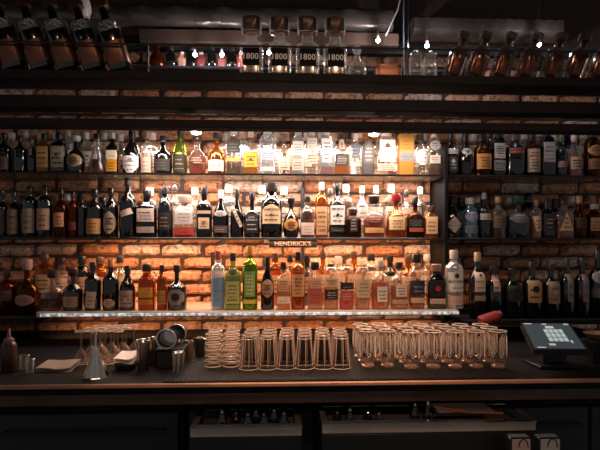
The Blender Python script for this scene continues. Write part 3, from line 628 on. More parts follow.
# four square bottles with big square caps
Yc = 2.246
for i, px in enumerate((251.5, 279.5, 307.5, 335)):
    t = ray(px, HZ, Yc)[1]; s = t/F
    nm = ('leftmost', 'second from left', 'third from left', 'rightmost')[i]
    rt = thing('tequila_bottle', 'clear square bottle with big bronze cap and number panel, %s of four' % nm, 'bottle', (X(px, Yc), Yc, ZTOP), 'square bottles with big caps on the canopy')
    a = 11.5*s; H = 33*s
    MB().lathe([(.93, 0), (1, .003), (1, H*.80), (.93, H*.9), (.62, H*.99), (.46, H*1.03), (.45, H*1.32)], 24, 0, a, a*.8, 5).build('body', G['clear'], rt)
    MB().lathe([(.86, .006), (.86, H*.2)], 20, 0, a, a*.8, 5).build('liquid', liquid('#b8a89a', .25), rt)
    mb = MB(); mb.box(-a*.70, a*.70, -a*.8-.003, -a*.8-.0003, H*.22, H*.74, 0, .001); mb.build('panel', pbr('black_panel', '#1c1a1a', .75, spec=.1), rt)
    vv, ff, tw, th = text_geo('1800'); sc = a*1.28/tw
    MB().add([(x*sc, -a*.8-.0035, H*.49+y*sc) for x, y in vv], ff).build('lettering', pbr('white_print', '#e6e0da', .5), rt, False)
    mb = MB(); c0, c1 = H*1.30, H*1.30+15*s
    mb.lathe([(.5, c0-.004), (.78, c0), (.80, c0+.002), (.80, c1-.004), (.70, c1)], 8, 0, a, a*.8, 3)
    mb.build('cap', pbr('bronze_cap', '#5a4238', .25, .7), rt)
    MB().lathe([(.80, c0), (.90, c0+.001), (.90, c1-.003), (.80, c1)], 12, 0, a, a*.8, 3, cap=False).build('cap_edge_glints', G['clear'], rt)  # clear shell added for the bright side edges of the cap
# six leaning dark bottles on the left
smoky = glass('smoky_glass', '#b0a8a2', '#d8ccc4', .04, .8, .4, 2)
def lean(px, Hpx, tilt, lab, grp, wpx, gl, liqc, capc, yb, glint_foil=False):
    Y = 2.25; t = ray(px, HZ, Y)[1]; s = t/F; a = wpx/2*s; H = Hpx*s
    lift = abs(math.sin(tilt))*a*.93
    rt = thing('liquor_bottle', lab, 'bottle', (X(px, Y), Y, ZTOP+lift+.001), grp, (0, tilt, 0))
    MB().lathe([(.93, 0), (1, .004), (1, H*.52), (.95, H*.58), (.6, H*.65), (.38, H*.69), (.35, H*.84)], 20, 0, a, a*.85, 4).build('body', gl, rt)
    if glint_foil: MB().lathe([(.95, H*.05), (1.02, H*.07), (1.02, H*.36), (.95, H*.37)], 20, 0, a, a*.85, 4).build('label', liqc, rt)
    else:
        MB().lathe([(.50, H*.05), (.58, H*.07), (.58, H*.50), (.50, H*.52)], 20, 0, a, a*.85, 3).build('liquid', liqc, rt)
        MB().lathe([(.2, H*.70), (.22, H*.74), (.22, H*.86)], 12, 0, a, a*.85, 3).build('cork', cop, rt)
    if glint_foil:
        fb = MB(); fb.lathe([(.98*(1-.012*k)+.05*(k % 2), H*(.50+.022*k)) for k in range(7)], 24, 0, a, a*.88, 4); fb.build('glint_collar', pbr('glint_foil', '#d8d0c8', .10, 1, noise=.6, nscale=70, bump=4.0), rt)  # crumpled metal collar added for the white glints at the shoulder
    MB().lathe([(.36, H*.83), (.62, H*.84), (.62, H*.985), (.55, H)], 12, 0, a, a*.85, 4).build('cap', capc, rt)
    return rt
cop = pbr('copper_label', '#6c4434', .34, .6, noise=.2, nscale=40)
cop2 = pbr('bright_copper_label', '#d07a48', .30, .6, noise=.15, nscale=40)
for i, px in enumerate((-18, 9, 36, 62, 88, 114)):
    nm = ('cut by the picture edge', 'with its foot nearest the picture edge', 'third from the left edge', 'in front of the round lamp shade', 'second from the right end', 'at the right end of the group')[i]
    lean(px+8, 78, R(-17), 'dark brown-labelled bottle leaning left, '+nm, 'bottles leaning left on the canopy', 21, G['dark'], cop, pbr('brown_cap', '#6c4c3c', .3, .6), 66, True)
for i, px in enumerate((452, 474, 499, 525, 549, 573, 597)):
    nm = ('next to the glass jars', 'second from the jars', 'third from the jars', 'in the middle of the seven', 'third from the right end', 'second from the right end', 'cut by the right picture edge')[i]
    lean(px, 46, R(17), 'small smoky bottle with copper-coloured filling leaning right, '+nm, 'bottles leaning right on the canopy', 18, smoky, cop2, smoky, 76)
# glass decanter and jars
def simple_glass(name, lab, cat, px, Y, zb, wpx, hpx, prof, grp=None, mat=None, seg=20):
    t = ray(px, HZ, Y)[1]; s = t/F; a = wpx/2*s; H = hpx*s
    rt = thing(name, lab, cat, (X(px, Y), Y, zb), grp)
    MB().lathe([(r_, z*H) for r_, z in prof], seg, 0, a, a).build('body', mat or G['clear'], rt)
    return rt, a, H
rt, a, H = simple_glass('glass_decanter', 'small round clear decanter between the square bottles and the post', 'decanter', 357, 2.25, ZTOP, 19, 28, [(.6, 0), (1, .08), (1, .25), (.75, .5), (.4, .62), (.3, .7), (.3, .85), (.4, .87)])
MB().lathe([(.2*a, H*.86), (.45*a, H*.95), (.5*a, H*1.05), (.3*a, H*1.13)], 14).build('stopper', G['frost'], rt)
for i, px in enumerate((416, 430)):
    rt, a, H = simple_glass('glass_jar', ['clear glass jar beside the grey post', 'clear glass jar beside the leaning bottles'][i], 'jar', px, 2.25, ZTOP, 14, 24, [(.9, 0), (1, .05), (1, .75), (.85, .85), (.85, .92)], 'glass jars on the canopy')
    MB().lathe([(.9*a, H*.9), (.95*a, H*.92), (.95*a, H*1.04), (.4*a, H*1.06), (.25*a, H*1.12), (.3*a, H*1.2)], 16).build('lid', chrome, rt)
t = 2.3
rt = thing('copper_tin', 'copper-coloured square tin behind the gallery rail, left of the grey post', 'tin', (X(388, 2.29), 2.29, ZTOP))
MB().lathe([(.97, 0), (1, .003), (1, .055), (.97, .058)], 16, 0, .058, .035, 7).build('body', pbr('copper_tin', '#b87858', .4, .4), rt)
MB().lathe([(1.02, .054), (1.02, .064), (.9, .066)], 16, 0, .058, .035, 7).build('lid', cop, rt)
# short items behind
YB = 2.62; zB = Z(74, 2.35)-.0
tag(MB().box(X(120, YB), X(470, YB), 2.55, 2.72, Z(71, 2.6)-.015, Z(71, 2.6), 0, .003).build('rear_shelf', black), 'narrow dark shelf behind the canopy carrying the short bottles', 'shelf')
zs = Z(71, 2.6)
sh = [(157, 15, 25, 'round', 'red', '#6c2c22', 'round dark red bottle at the left end'), (171, 9, 20, 'sq_stout', 'dark', '#2a2220', 'short black bottle beside the round red one'),
 (182, 8, 16, 'sq_stout', '#c08a78', '#d8b8a8', 'small pink pot'), (191, 9, 20, 'sq_stout', 'dark', '#2a2220', 'short black bottle beside the pink pot'),
 (201, 9, 16, 'sq_stout', '#8a3a38', '#c8a098', 'small dull red pot'), (212, 9, 21, 'sq_stout', 'dark', '#2a2220', 'short black bottle right of the dull red pot'),
 (222, 8, 15, 'sq_stout', '#b0605a', '#e0c8c0', 'small rose pot'), (232, 9, 20, 'sq_stout', 'dark', '#2a2220', 'short black bottle right of the rose pot'), (241, 7, 17, 'sq_stout', '#c04038', '#d8c8c0', 'small bright red pot beside the square bottles')]
for (px, w_, hp, st, gl, cp, ds) in sh:
    t = ray(px, HZ, YB)[1]; sp = (px, w_, 0, st, gl, None, cp, [], ds)
    make_bottle(sp, (X(px, YB), YB, zs), w_/F*t, hp*1.15/F*t, ds+', rear shelf behind the canopy', 'short bottles on the rear shelf', 71, 71-hp, name='small_bottle', dmax=.03)
# ducts and beams overhead
def duct(name, xa, xb, ya, yb, Y, d, mat, lab):
    za, zb = Z(yb, Y), Z(ya, Y); mb = MB(); n = 14; k = 40; r = (zb-za)/2; zc = (za+zb)/2; vs_ = []; fs = []
    for i in range(k+1):
        x = xa+(xb-xa)*i/k
        for j in range(n):
            t = 2*math.pi*j/n; c, s_ = math.cos(t), math.sin(t)
            vs_.append((x, Y+d/2+d/2*math.copysign(abs(c)**.55, c)+.003*math.sin(i*1.7+j), zc+r*math.copysign(abs(s_)**.55, s_)+.002*math.sin(i*2.3)))
    for i in range(k):
        for j in range(n): fs.append((i*n+j, i*n+(j+1) % n, (i+1)*n+(j+1) % n, (i+1)*n+j))
    fs.append(tuple(range(n))); fs.append(tuple(range(k*n+n-1, k*n-1, -1)))
    mb.add(vs_, fs); return tag(mb.build(name, mat), lab, 'duct')
duct('ventilation_duct', -1.75, X(392, 2.6), 4, 27, 2.56, .17, steel, 'dented steel duct under the ceiling, left of the grey post')
duct('ventilation_duct', X(413, 2.6), X(560, 2.6), 11, 29, 2.56, .17, steel, 'dented steel duct under the ceiling, right of the grey post')
tag(MB().box(X(140, 2.6), X(398, 2.6), 2.58, 2.66, Z(44, 2.58), Z(31, 2.58), 0, .004).build('cross_beam', bronze), 'brown bronze beam behind the square bottle caps', 'beam')
tag(MB().box(-1.75, 1.75, 2.66, 2.69, Z(52, 2.66), Z(44, 2.66), 0, .004).build('cross_beam', black), 'long black beam above the narrow rear shelf', 'beam')
p0, _ = ray(398, 9, 2.5); p1, _ = ray(386, 36, 2.5)
tag(MB().tube([p0+Vector((.05, 0, .22)), p0, p1], .003).build('power_cable', pbr('cable_grey', '#a09890', .4)), 'thin pale cable hanging slantwise from the ceiling near the post', 'cable')
p, _ = ray(82, 8, 2.5)
rt = thing('lamp_shade', 'round unlit frosted lamp shade among the left leaning bottles', 'lamp', p)
MB().lathe([(.01, -.055), (.035, -.045), (.045, -.01), (.04, .03), (.02, .06)], 20).build('shade', pbr('frosted_shade', '#b8a8a0', .35, noise=.2), rt)
MB().tube([(0, 0, .055), (0, 0, 3.05-p.z)], .003).build('cord', blackmetal, rt)
# bare bulbs
for i, (px, py, pw) in enumerate(((195, 54, 1.6), (222, 54, 1.6), (269, 52, 2.0), (378, 40, 3.2), (427, 45, 2.6), (539, 44, 2.8))):
    Y = 2.49; p, _ = ray(px, py, Y)
    nm = ('above the dull red pot', 'above the rose pot', 'between the two leftmost square bottles', 'above the copper tin', 'above the glass jars', 'above the right-leaning copper-filled bottles')[i]
    rt = thing('bare_bulb', 'tiny glaring bare bulb '+nm, 'lamp', p, 'tiny bare bulbs')
    MB().lathe([(.003, -.013), (.0095, -.008), (.0095, .000), (.004, .006)], 12).build('bulb', pbr('bulb_glow', '#ffffff', .5, emis='#eaf4ff', es=60), rt)
    MB().lathe([(.006, .005), (.007, .007), (.007, .022), (.003, .026)], 12).build('socket', blackmetal, rt)
    MB().tube([(0, 0, .024), (0, 0, 3.05-p.z)], .0015, 6).build('cord', blackmetal, rt)
    point('bulb_light', p+Vector((0, -.015, 0)), pw, (.95, .93, 1), .006)

# ------------------------------------------------------------------ counter
ZC = CZ-.453; YF = 1.70
rt = thing('bar_counter', 'long dark back-bar worktop carrying the rows of glasses', 'counter', (0, YF, ZC))
MB().box(-1.75, 1.75, .012, 2.885-YF, -.035, 0, 0, .002).build('worktop', pbr('worktop_dark_wood', '#1d1a1a', .7, noise=.3, nscale=10, spec=.15), rt)
MB().box(-1.75, 1.75, 0, .012, -.012, .002, 0, .003).build('edge_trim', pbr('copper_edge_highlight', '#c48a6a', .35, .1, noise=.5, nscale=6), rt)  # light copper colour stands in for the highlight along the counter edge
MB().box(-1.75, 1.75, .02, .04, -.075, -.035, 0, .002).build('fascia', pbr('fascia_metal', '#5a453a', .35, .7, noise=.6, nscale=4, bump=.4), rt)
m0, m1 = X(168, 1.8), X(505, 1.8)
mb = MB(); mb.box(m0, m1, YF+.02, YF+.53, ZC+.0005, ZC+.004)
k = int((m1-m0)/.0085)
for i in range(k):
    x = m0+.004+i*.0085; mb.box(x, x+.0035, YF+.022, YF+.528, ZC+.004, ZC+.008)
tag(mb.build('bar_mat', pbr('brown_rubber_mat', '#1a1512', .6, noise=.2, nscale=60, spec=.3), smooth=False), 'ribbed brown rubber bar mat under the glasses', 'mat')
ZM = ZC+.008
def pint():
    rt = thing('pint_glass', '', 'glass', (0, 0, 0))
    H = .130; ro, ri = .035, .026
    mb = MB(); mb.lathe([(ro, 0), (ro*.985, .003), (ri, H-.004), (ri*.93, H), (ri*.9, H-.008), (ro*.93, .003), (ro*.93, 0)], 20, cap=False)
    mb.lathe([(ri*.93, H-.0005), (.001, H-.0005)], 20, cap=False); mb.lathe([(ri*.9, H-.010), (.001, H-.012)], 20, cap=False)
    mb.build('bowl', glass('tumbler_glass', '#fbf6f2', '#ffe6d4', .012, .95, .4, 3), rt)
    mb = MB()
    for k in range(7):     # moulded flutes as pale lines for the highlights on them
        t = 2*math.pi*k/7+.3; mb.tube([(ro*.99*math.cos(t), ro*.99*math.sin(t), .012), (ri*1.01*math.cos(t), ri*1.01*math.sin(t), H-.012)], .0010, 5)
    mb.build('fluting', pbr('rim_highlight', '#f0dccc', .12, 0, .5), rt);  # pale solid colour stands in for highlights along the glass edges
    mb = MB()
    for nm_, zz, rr in (('rim', .0025, ro), ('base_edge', H-.003, ri*.97), ('base_ring', H-.016, ri+.001)):
        MB().tube([(rr*math.cos(2*math.pi*k/20), rr*math.sin(2*math.pi*k/20), zz) for k in range(21)], .0014, 5).build(nm_, _m['rim_highlight'], rt)
    return rt
pg = pint(); first = True
cols_ = (249, 267.5, 286, 304.5, 323, 341)
names = ('leftmost', 'second from left', 'third from left', 'fourth from left', 'fifth from left', 'rightmost')
for ci, px in enumerate(cols_):
    x0 = X(px, 1.89)
    for r_ in range(3):
        y = 1.88+.072*r_+(.0 if ci < 4 else -.0); loc = (x0+.004*r_, y, ZM)
        lb = 'upturned fluted pint glass, %s in the front row beside the mugs' % names[ci] if r_ == 0 else 'upturned pint glass, %s row back, column %s' % (('', 'second', 'third', 'fourth')[r_], names[ci])
        if first: pg.location = loc; pg['label'] = lb; pg['group'] = 'upturned pint glasses'; first = False
        else: dup(pg, loc, lb, 'upturned pint glasses')
def mug():
    rt = thing('beer_mug', '', 'mug', (0, 0, 0)); H = .140; r = .031
    g = glass('mug_glass', '#fbf6f2', '#ffe6d4', .012, .95, .4, 3)
    mb = MB(); mb.lathe([(r*.72, 0), (r*.8, .004), (r*.8, .010), (r*.6, .014), (r*.85, .022), (r*.98, .04), (r, .09), (r, H-.008), (r*1.04, H-.002), (r*.98, H), (r*.88, H-.006), (r*.86, .03), (.001, .024)], 16, cap=False)
    mb.lathe([(r*.72, .0005), (.001, .0005)], 16, cap=False)
    mb.build('bowl', g, rt)
    mb = MB()
    for j in range(6):       # tall pale ovals round the wall, painted glints of the dimples
        t = 2*math.pi*j/6-math.pi/2-R(48); c, s_ = math.cos(t), math.sin(t)
        for hw_, hh_ in ((.0095, .040), (.005, .030)):
            mb.tube([(c*r*.99-s_*hw_*math.cos(q), s_*r*.99+c*hw_*math.cos(q), .082+hh_*math.sin(q)) for q in [2*math.pi*u/12 for u in range(13)]], .0010, 4)
    mb.build('dimple_glints', pbr('pale_glint', '#f4e6dc', .12, 0, .5), rt)
    mb = MB(); mb.tube([(r*1.0*math.cos(2*math.pi*q/20), r*1.0*math.sin(2*math.pi*q/20), H-.002) for q in range(21)], .002, 5)
    mb.build('rim', _m['rim_highlight'], rt)
    MB().lathe([(r*.74, .0008), (r*.84, .003), (r*.84, .009), (r*.70, .013)], 16).build('foot', glass('foot_glass', '#f0e4da', '#ffe6d4', .35, .95, .5), rt)
    MB().tube([(r*.96, 0, .118), (r+.010, 0, .124), (r+.022, 0, .112), (r+.023, 0, .07), (r+.012, 0, .045), (r*.96, 0, .044)], .0042, 7).build('handle', g, rt)
    return rt
mg = mug(); first = True
mpx = (369, 389, 411, 433, 455, 476, 498)
names = ('leftmost, next to the pint glasses', 'second from the pint glasses', 'third from the pint glasses', 'in the middle of the row', 'third from the right end', 'second from the right end', 'rightmost, nearest the till')
for r_ in range(3):
    for ci, px in enumerate(mpx):
        y = (1.89 if ci < 2 else 1.86)+.083*r_; x = X(px, 1.86)
        if r_ == 3 and ci == 6: continue
        lb = 'dimpled glass beer mug in the front row, '+names[ci] if r_ == 0 else 'glass beer mug, %s row back, column %s' % (('', 'second', 'third', 'fourth')[r_], names[ci])
        loc = (x, y, ZM); rot = (0, 0, R(48))
        if first: mg.location = loc; mg.rotation_euler = rot; mg['label'] = lb; mg['group'] = 'glass beer mugs'; first = False
        else: dup(mg, loc, lb, 'glass beer mugs', rot)
def tumbler():
    rt = thing('tumbler_glass', '', 'glass', (0, 0, 0)); H = .062; r = .031
    pr = []
    for i in range(9):
        z = H*i/8; pr.append((r*(1.0-.10*i/8)+(.0014 if i % 2 else -.0010), z))
    pr += [(r*.80, H), (r*.78, H-.008)]
    mb = MB(); mb.lathe(pr, 16, cap=False); mb.lathe([(r*.86, H-.0005), (.001, H-.0005)], 16, cap=False)
    mb.build('bowl', glass('ridged_glass', '#f8f2ec', '#ffe6d8', .05, .95, .4, 2), rt)
    mb = MB()
    for zz, rr in ((.002, r), (.022, r*.97), (.042, r*.94), (H-.002, r*.88)):
        mb.tube([(rr*math.cos(2*math.pi*q/16), rr*math.sin(2*math.pi*q/16), zz) for q in range(17)], .0018, 5)
    mb.build('ridges', _m['rim_highlight'], rt); return rt
tg = tumbler(); first = True
for ci, px in enumerate((213, 231)):
    for r_ in range(2):
        for lv in range(2):
            loc = (X(px, 1.93), 1.93+.075*r_, ZM+lv*.0645)
            lb = 'upturned ridged tumbler, %s, %s level of its stack, in %s' % (('left stack', 'right stack')[ci], ('lower', 'upper')[lv], ('front', 'the back')[r_])
            if first: tg.location = loc; tg['label'] = lb; tg['group'] = 'stacked ridged tumblers'; first = False
            else: dup(tg, loc, lb, 'stacked ridged tumblers')
# small cups left of the tumblers
def cup(name, px, py0, py1, wpx, Y, lab, mat, zb=None, open_=True):
    t = ray(px, HZ, Y)[1]; s = t/F; zb = zb if zb is not None else ZC; H = (HZ-py0)*s+CZ-zb; r = wpx/2*s
    rt = thing(name, lab, 'cup', (X(px, Y), Y, zb))
    MB().lathe([(r*.78, 0), (r*.82, .003), (r*.98, H*.9), (r, H-.002), (r*.96, H), (r*.9, H-.004), (r*.74, .006), (.001, .006)], 20, cap=False).build('body', mat, rt)
    mb = MB(); mb.tube([(r*math.cos(2*math.pi*q/20), r*math.sin(2*math.pi*q/20), H-.001) for q in range(21)], .0018, 5); mb.build('rim', chrome, rt)
    return rt
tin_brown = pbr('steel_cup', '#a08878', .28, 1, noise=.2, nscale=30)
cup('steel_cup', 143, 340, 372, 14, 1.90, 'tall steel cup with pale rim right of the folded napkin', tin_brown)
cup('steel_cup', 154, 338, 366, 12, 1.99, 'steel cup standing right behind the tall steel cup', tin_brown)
cup('steel_cup', 189, 341, 358, 9, 2.05, 'small copper-coloured steel cup beside the bar mat', pbr('copper_cup', '#b88468', .35, .8))
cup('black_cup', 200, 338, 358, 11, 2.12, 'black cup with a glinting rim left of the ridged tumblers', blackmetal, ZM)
# two shakers lying with open mouths to the room on a dark caddy
cz0 = ZC; xq = X(173, 1.95)
rt = thing('bar_caddy', 'dark box-shaped bar caddy under the two lying shaker tins', 'caddy', (xq, 1.99, ZC))
MB().box(-.058, .045, -.07, .09, 0, .07, 0, .006).build('box', black, rt)
MB().box(-.06, .047, -.075, .095, .07, .078, 0, .003).build('lid', blackmetal, rt)
for i, (px, py, Y) in enumerate(((168.5, 335, 1.955), (178, 330, 2.05))):
    p, t = ray(px, py, Y); r = 9.5*t/F
    zb = ZC+.078+r if i == 0 else ZC+.078+r
    rt = thing('shaker_tin', ['polished shaker tin lying with its round mouth forward, nearer of two', 'polished shaker tin lying with its round mouth forward, farther of two'][i], 'shaker', (p.x, Y-.04, zb+.001+(.0 if i == 0 else .0)), 'lying shaker tins', (R(-90), 0, 0))
    MB().lathe([(r, 0), (r*.98, .002), (r*.78, .085), (.001, .086), (.001, .082), (r*.74, .080), (r*.9, .004), (r, 0)], 24, cap=False).build('body', chrome, rt)
    mb = MB(); mb.tube([(r*math.cos(2*math.pi*q/24), r*math.sin(2*math.pi*q/24), 0) for q in range(25)], .0028, 6); mb.build('rim', pbr('pale_rim', '#e8dcd0', .25, .8), rt)
for i, (px, Y) in enumerate(((181, 1.88), (176, 1.83))):
    cup('shot_glass', px, 352, 372, 7, Y, ['small shot glass in front of the bar caddy, farther of two', 'small shot glass in front of the bar caddy, nearer of two'][i], G['clear'])
# stemmed glasses upturned, left
def cordial():
    rt = thing('stemmed_glass', '', 'glass', (0, 0, 0)); H = .13; r = .026
    MB().lathe([(r, 0), (r*.98, .003), (r*.85, .03), (r*.45, .052), (.004, .06), (.003, .062), (.003, H-.006), (r*.9, H-.002), (r*.9, H)], 16).build('body', glass('stem_glass', '#f8f0ea', '#ffe6d8', .06, .95, .4, 2), rt)
    mb = MB()
    for nm_, rr, zz in (('rim', r, .002), ('foot_rim', r*.9, H)): MB().tube([(rr*math.cos(2*math.pi*q/16), rr*math.sin(2*math.pi*q/16), zz) for q in range(17)], .0013, 5).build(nm_, _m['rim_highlight'], rt)
    return rt
cg = cordial(); first = True
for r_ in range(3):
    for ci, px in enumerate((84, 96, 108, 120)):
        loc = (X(px, 2.05)+r_*.012, 2.02+.07*r_, ZC+.0005)
        lb = ('upturned stemmed glass in front row, '+('leftmost, behind the cone strainer', 'second, behind the cone strainer', 'third, behind the folded napkin', 'rightmost, behind the folded napkin')[ci]) if r_ == 0 else 'upturned stemmed glass in the %s row, %s of four' % (('', 'middle', 'rear')[r_], NTH[ci])
        if first: cg.location = loc; cg['label'] = lb; cg['group'] = 'upturned stemmed glasses'; first = False
        else: dup(cg, loc, lb, 'upturned stemmed glasses')
# cone strainer
p, t = ray(96, 375, 1.82); s = t/F
rt = thing('cone_strainer', 'shiny steel cone strainer standing point up at the counter edge', 'strainer', (p.x, 1.82, ZC))
mb = MB(); mb.lathe([(13*s, 0), (12*s, .004), (1.5*s, 30*s), (1.2*s, 43*s), (.001, 43.5*s)], 10, cap=False); mb.build('cone', pbr('strainer_steel', '#cfc6bc', .2, 1), rt, False)
mb = MB()
for q in range(5):
    tt = -math.pi/2+(q-2)*.45; mb.tube([(12.4*s*math.cos(tt), 12.4*s*math.sin(tt), .003), (1.8*s*math.cos(tt), 1.8*s*math.sin(tt), 30*s)], .0013, 5)
mb.build('ribs', pbr('pale_rim', '#e8dcd0'), rt)
# folded napkins
def napkin(name, pts, Y, lab, mat, thick=.008, zb=None):
    zb = zb or ZC
    mb = MB(); nx, ny = 10, 5; xa, xb = pts; w_ = (xb-xa)/2
    for lay in range(2):
        vs_ = []; fs = []
        for j in range(ny+1):
            for i in range(nx+1):
                u, v = i/nx, j/ny
                vs_.append((-w_+2*w_*u+.006*v, -.04+.09*v+.004*math.sin(5*u+lay), .003+lay*thick+.004*math.sin(6*u+2*v+lay)*u+.012*v))
        o = len(vs_); vs_ += [(x, y, z-.003) for x, y, z in vs_]
        for j in range(ny):
            for i in range(nx):
                a = j*(nx+1)+i; fs.append((a, a+1, a+nx+2, a+nx+1)); fs.append((a+o, a+nx+1+o, a+nx+2+o, a+1+o))
        mb.add(vs_, fs)
    return tag(mb.build(name, mat, loc=((xa+xb)/2, Y, zb)), lab, 'napkin')
napkin('folded_napkin', (X(116, 1.93), X(136, 1.93)), 1.93, 'white folded napkin in front of the stemmed glasses', paper('#efe2d6'), .014, ZC+.03)
rt = thing('napkin_dish', 'dark dish under the white folded napkin', 'dish', (X(126, 1.93), 1.93, ZC)); MB().lathe([(.03, 0), (.036, .003), (.045, .024), (.043, .026), (.03, .01), (.001, .008)], 20, cap=False).build('bowl', blackmetal, rt)
napkin('folded_cloth', (X(40, 1.93), X(75, 1.93)), 1.93, 'crumpled beige cloth lying left of the cone strainer', paper('#b59c88'), .012)
# sauce bottle
p, t = ray(9, 375, 1.90); s = t/F
rt = thing('squeeze_bottle', 'dark red squeeze bottle with pointed nozzle at the left picture edge', 'bottle', (p.x, 1.90, ZC))
MB().lathe([(.9, 0), (1, .004), (1, 26*s), (.9, 29*s), (.6, 31*s)], 18, 0, 7*s, 7*s).build('body', pbr('dark_red_plastic', '#4a2420', .35), rt)
MB().lathe([(7*s*.7, 29*s), (7*s*.72, 33*s), (2*s, 35*s), (1*s, 43*s), (.5*s, 43.5*s)], 14).build('nozzle', pbr('red_nozzle', '#8a5a4c', .35), rt)
# small dish of bits left
for i, (px, w_, h_) in enumerate(((24, 9, 14), (30, 8, 10))):
    cup('glass_pot', px, 375-h_-6, 372, w_, 1.93-i*.06, ['small clear pot beside the squeeze bottle, taller of two', 'small clear pot beside the squeeze bottle, shorter of two'][i], G['clear'])

# ------------------------------------------------------------------ right end of the counter: till, red bottle, plates
A, _ = ray(523, 323.5, 2.02); B, _ = ray(568, 324, 2.02); Cc, _ = ray(585.5, 348.8, 1.80); D, _ = ray(539, 350, 1.80)
D = A+(Cc-B)   # keep it a parallelogram
cen = (A+B+Cc+D)/4; ux = (B-A); uy = (A-D); nrm = ux.cross(uy).normalized()
rt = thing('till_terminal', 'touch-screen till with grey screen and white keypad on the right of the counter', 'till', (cen.x, cen.y, ZC))
o0 = Vector((cen.x, cen.y, ZC))
def pl(u, v, e): return cen+ux*u+uy*v+nrm*e-o0
def slab(u0, u1, v0, v1, e0, e1, mb=None, mi=0):
    mb = mb or MB(); vs_ = [pl(u, v, e) for u in (u0, u1) for v in (v0, v1) for e in (e0, e1)]
    return mb.add(vs_, [(0, 1, 3, 2), (4, 6, 7, 5), (0, 4, 5, 1), (2, 3, 7, 6), (0, 2, 6, 4), (1, 5, 7, 3)], mi)
slab(-.54, .54, -.54, .54, -.022, 0).build('casing', blackmetal, rt, False)
sc_ = slab(-.5, .5, -.5, .5, .0003, .0012).build('screen', pbr('screen_glow', '#22282a', .3, emis='#3a4446', es=.8, noise=.1), rt, False)
kg = pbr('keypad_glow', '#808080', .4, emis='#a8b6ba', es=.8)
for i in range(4):
    for j in range(3): slab(-.13+i*.105, -.045+i*.105, -.24+j*.17, -.10+j*.17, .0014, .002).build('screen_key', kg, rt, False)
for q in ((-.06, .12, .28, .38), (-.10, .0, .44, .48), (-.5, -.32, .46, .49), (.38, .49, .44, .49), (-.45, -.28, -.49, -.46), (-.18, -.05, -.40, -.33), (.3, .34, -.3, -.2)):
    slab(*q, .0014, .002).build('screen_field', kg, rt, False)
MB().box(-.045, .045, -.02, .05, .013, cen.z-ZC-.035, 0, .005).build('stand', blackmetal, rt)
MB().box(-.08, .08, -.06, .09, .001, .012, 0, .003).build('foot', blackmetal, rt)
# red lying bottle
p, t = ray(490, 318, 2.20)
rt = thing('red_bottle', 'red plastic bottle lying slantwise above the mugs beside the lit shelf end', 'bottle', (p.x, 2.20, p.z), None, (0, R(72), 0))
MB().lathe([(.020, -.05), (.024, -.046), (.024, .03), (.018, .04)], 18).build('body', pbr('red_plastic', '#8e302b', .4), rt)
MB().lathe([(.019, .038), (.02, .042), (.02, .052), (.016, .055)], 18).build('cap', pbr('dark_red_plastic', '#4a2420'), rt)
rt2 = thing('wire_stand', 'black stand behind the mugs that the red bottle lies on', 'stand', (p.x, 2.26, ZC))
hz = p.z-.032-ZC
MB().box(-.045, .045, -.075, -.045, hz-.008, hz, 0, .002).build('cradle', blackmetal, rt2)
MB().box(-.01, .01, .03, .05, 0, hz, 0, .002).build('post', blackmetal, rt2); MB().box(-.01, .01, -.06, .05, hz-.006, hz, 0, .001).build('arm', blackmetal, rt2)
for i, (px, py, wp, Y) in enumerate(((598, 336, 26, 1.98), (592, 391, 30, 1.62))):
    p, t = ray(px, py, Y); s = t/F
    if i == 0:
        rt = thing('wooden_bowl', 'tan shallow bowl right of the till at the picture edge', 'bowl', (p.x, Y, p.z-.015))
        MB().lathe([(.4*wp/2*s, 0), (.7*wp/2*s, .006), (wp/2*s, .028), (.95*wp/2*s, .03), (.6*wp/2*s, .012), (.001, .01)], 22, cap=False).build('bowl', pbr('tan_wood', '#8a6450', .4, noise=.3), rt)
        rt = thing('bowl_riser', 'black riser box under the tan bowl', 'box', (p.x, Y, ZC)); MB().box(-.05, .05, -.05, .05, 0, p.z-.015-ZC, 0, .004).build('box', black, rt)
# ------------------------------------------------------------------ below the counter
def cabinet(xa, xb, lab, ndoor):
    rt = thing('undercounter_cabinet', lab, 'cabinet', ((xa+xb)/2, 1.86, 0)); h = (xb-xa)/2; zt = ZC-.037
    MB().box(-h, h, 0, 1.0, .0, zt-.001, 0, .004).build('body', black, rt)
    for i in range(ndoor):
        a_ = -h+.01+i*(2*h-.02)/ndoor; b_ = a_+(2*h-.02)/ndoor-.01
        d = MB().box(a_, b_, -.022, -.001, .1, zt-.10, 0, .004).build('door', pbr('dark_door', '#333031', .5, .0), rt)
        MB().tube([(a_+.04, -.05, zt-.16), (b_-.04, -.05, zt-.16)], .005).build('handle', blackmetal, d)
        mb = MB()
        for q in (a_+.05, b_-.05): mb.tube([(q, -.05, zt-.16), (q, -.02, zt-.16)], .004)
        mb.build('handle_foot', blackmetal, d)
cabinet(-1.7, X(185, 1.86), 'dark cabinet under the left end of the counter', 2)
cabinet(X(187, 1.86), X(318, 1.86), 'dark cabinet under the counter below the pint glasses', 1)
cabinet(X(320, 1.86), 1.7, 'dark cabinet under the right half of the counter', 3)
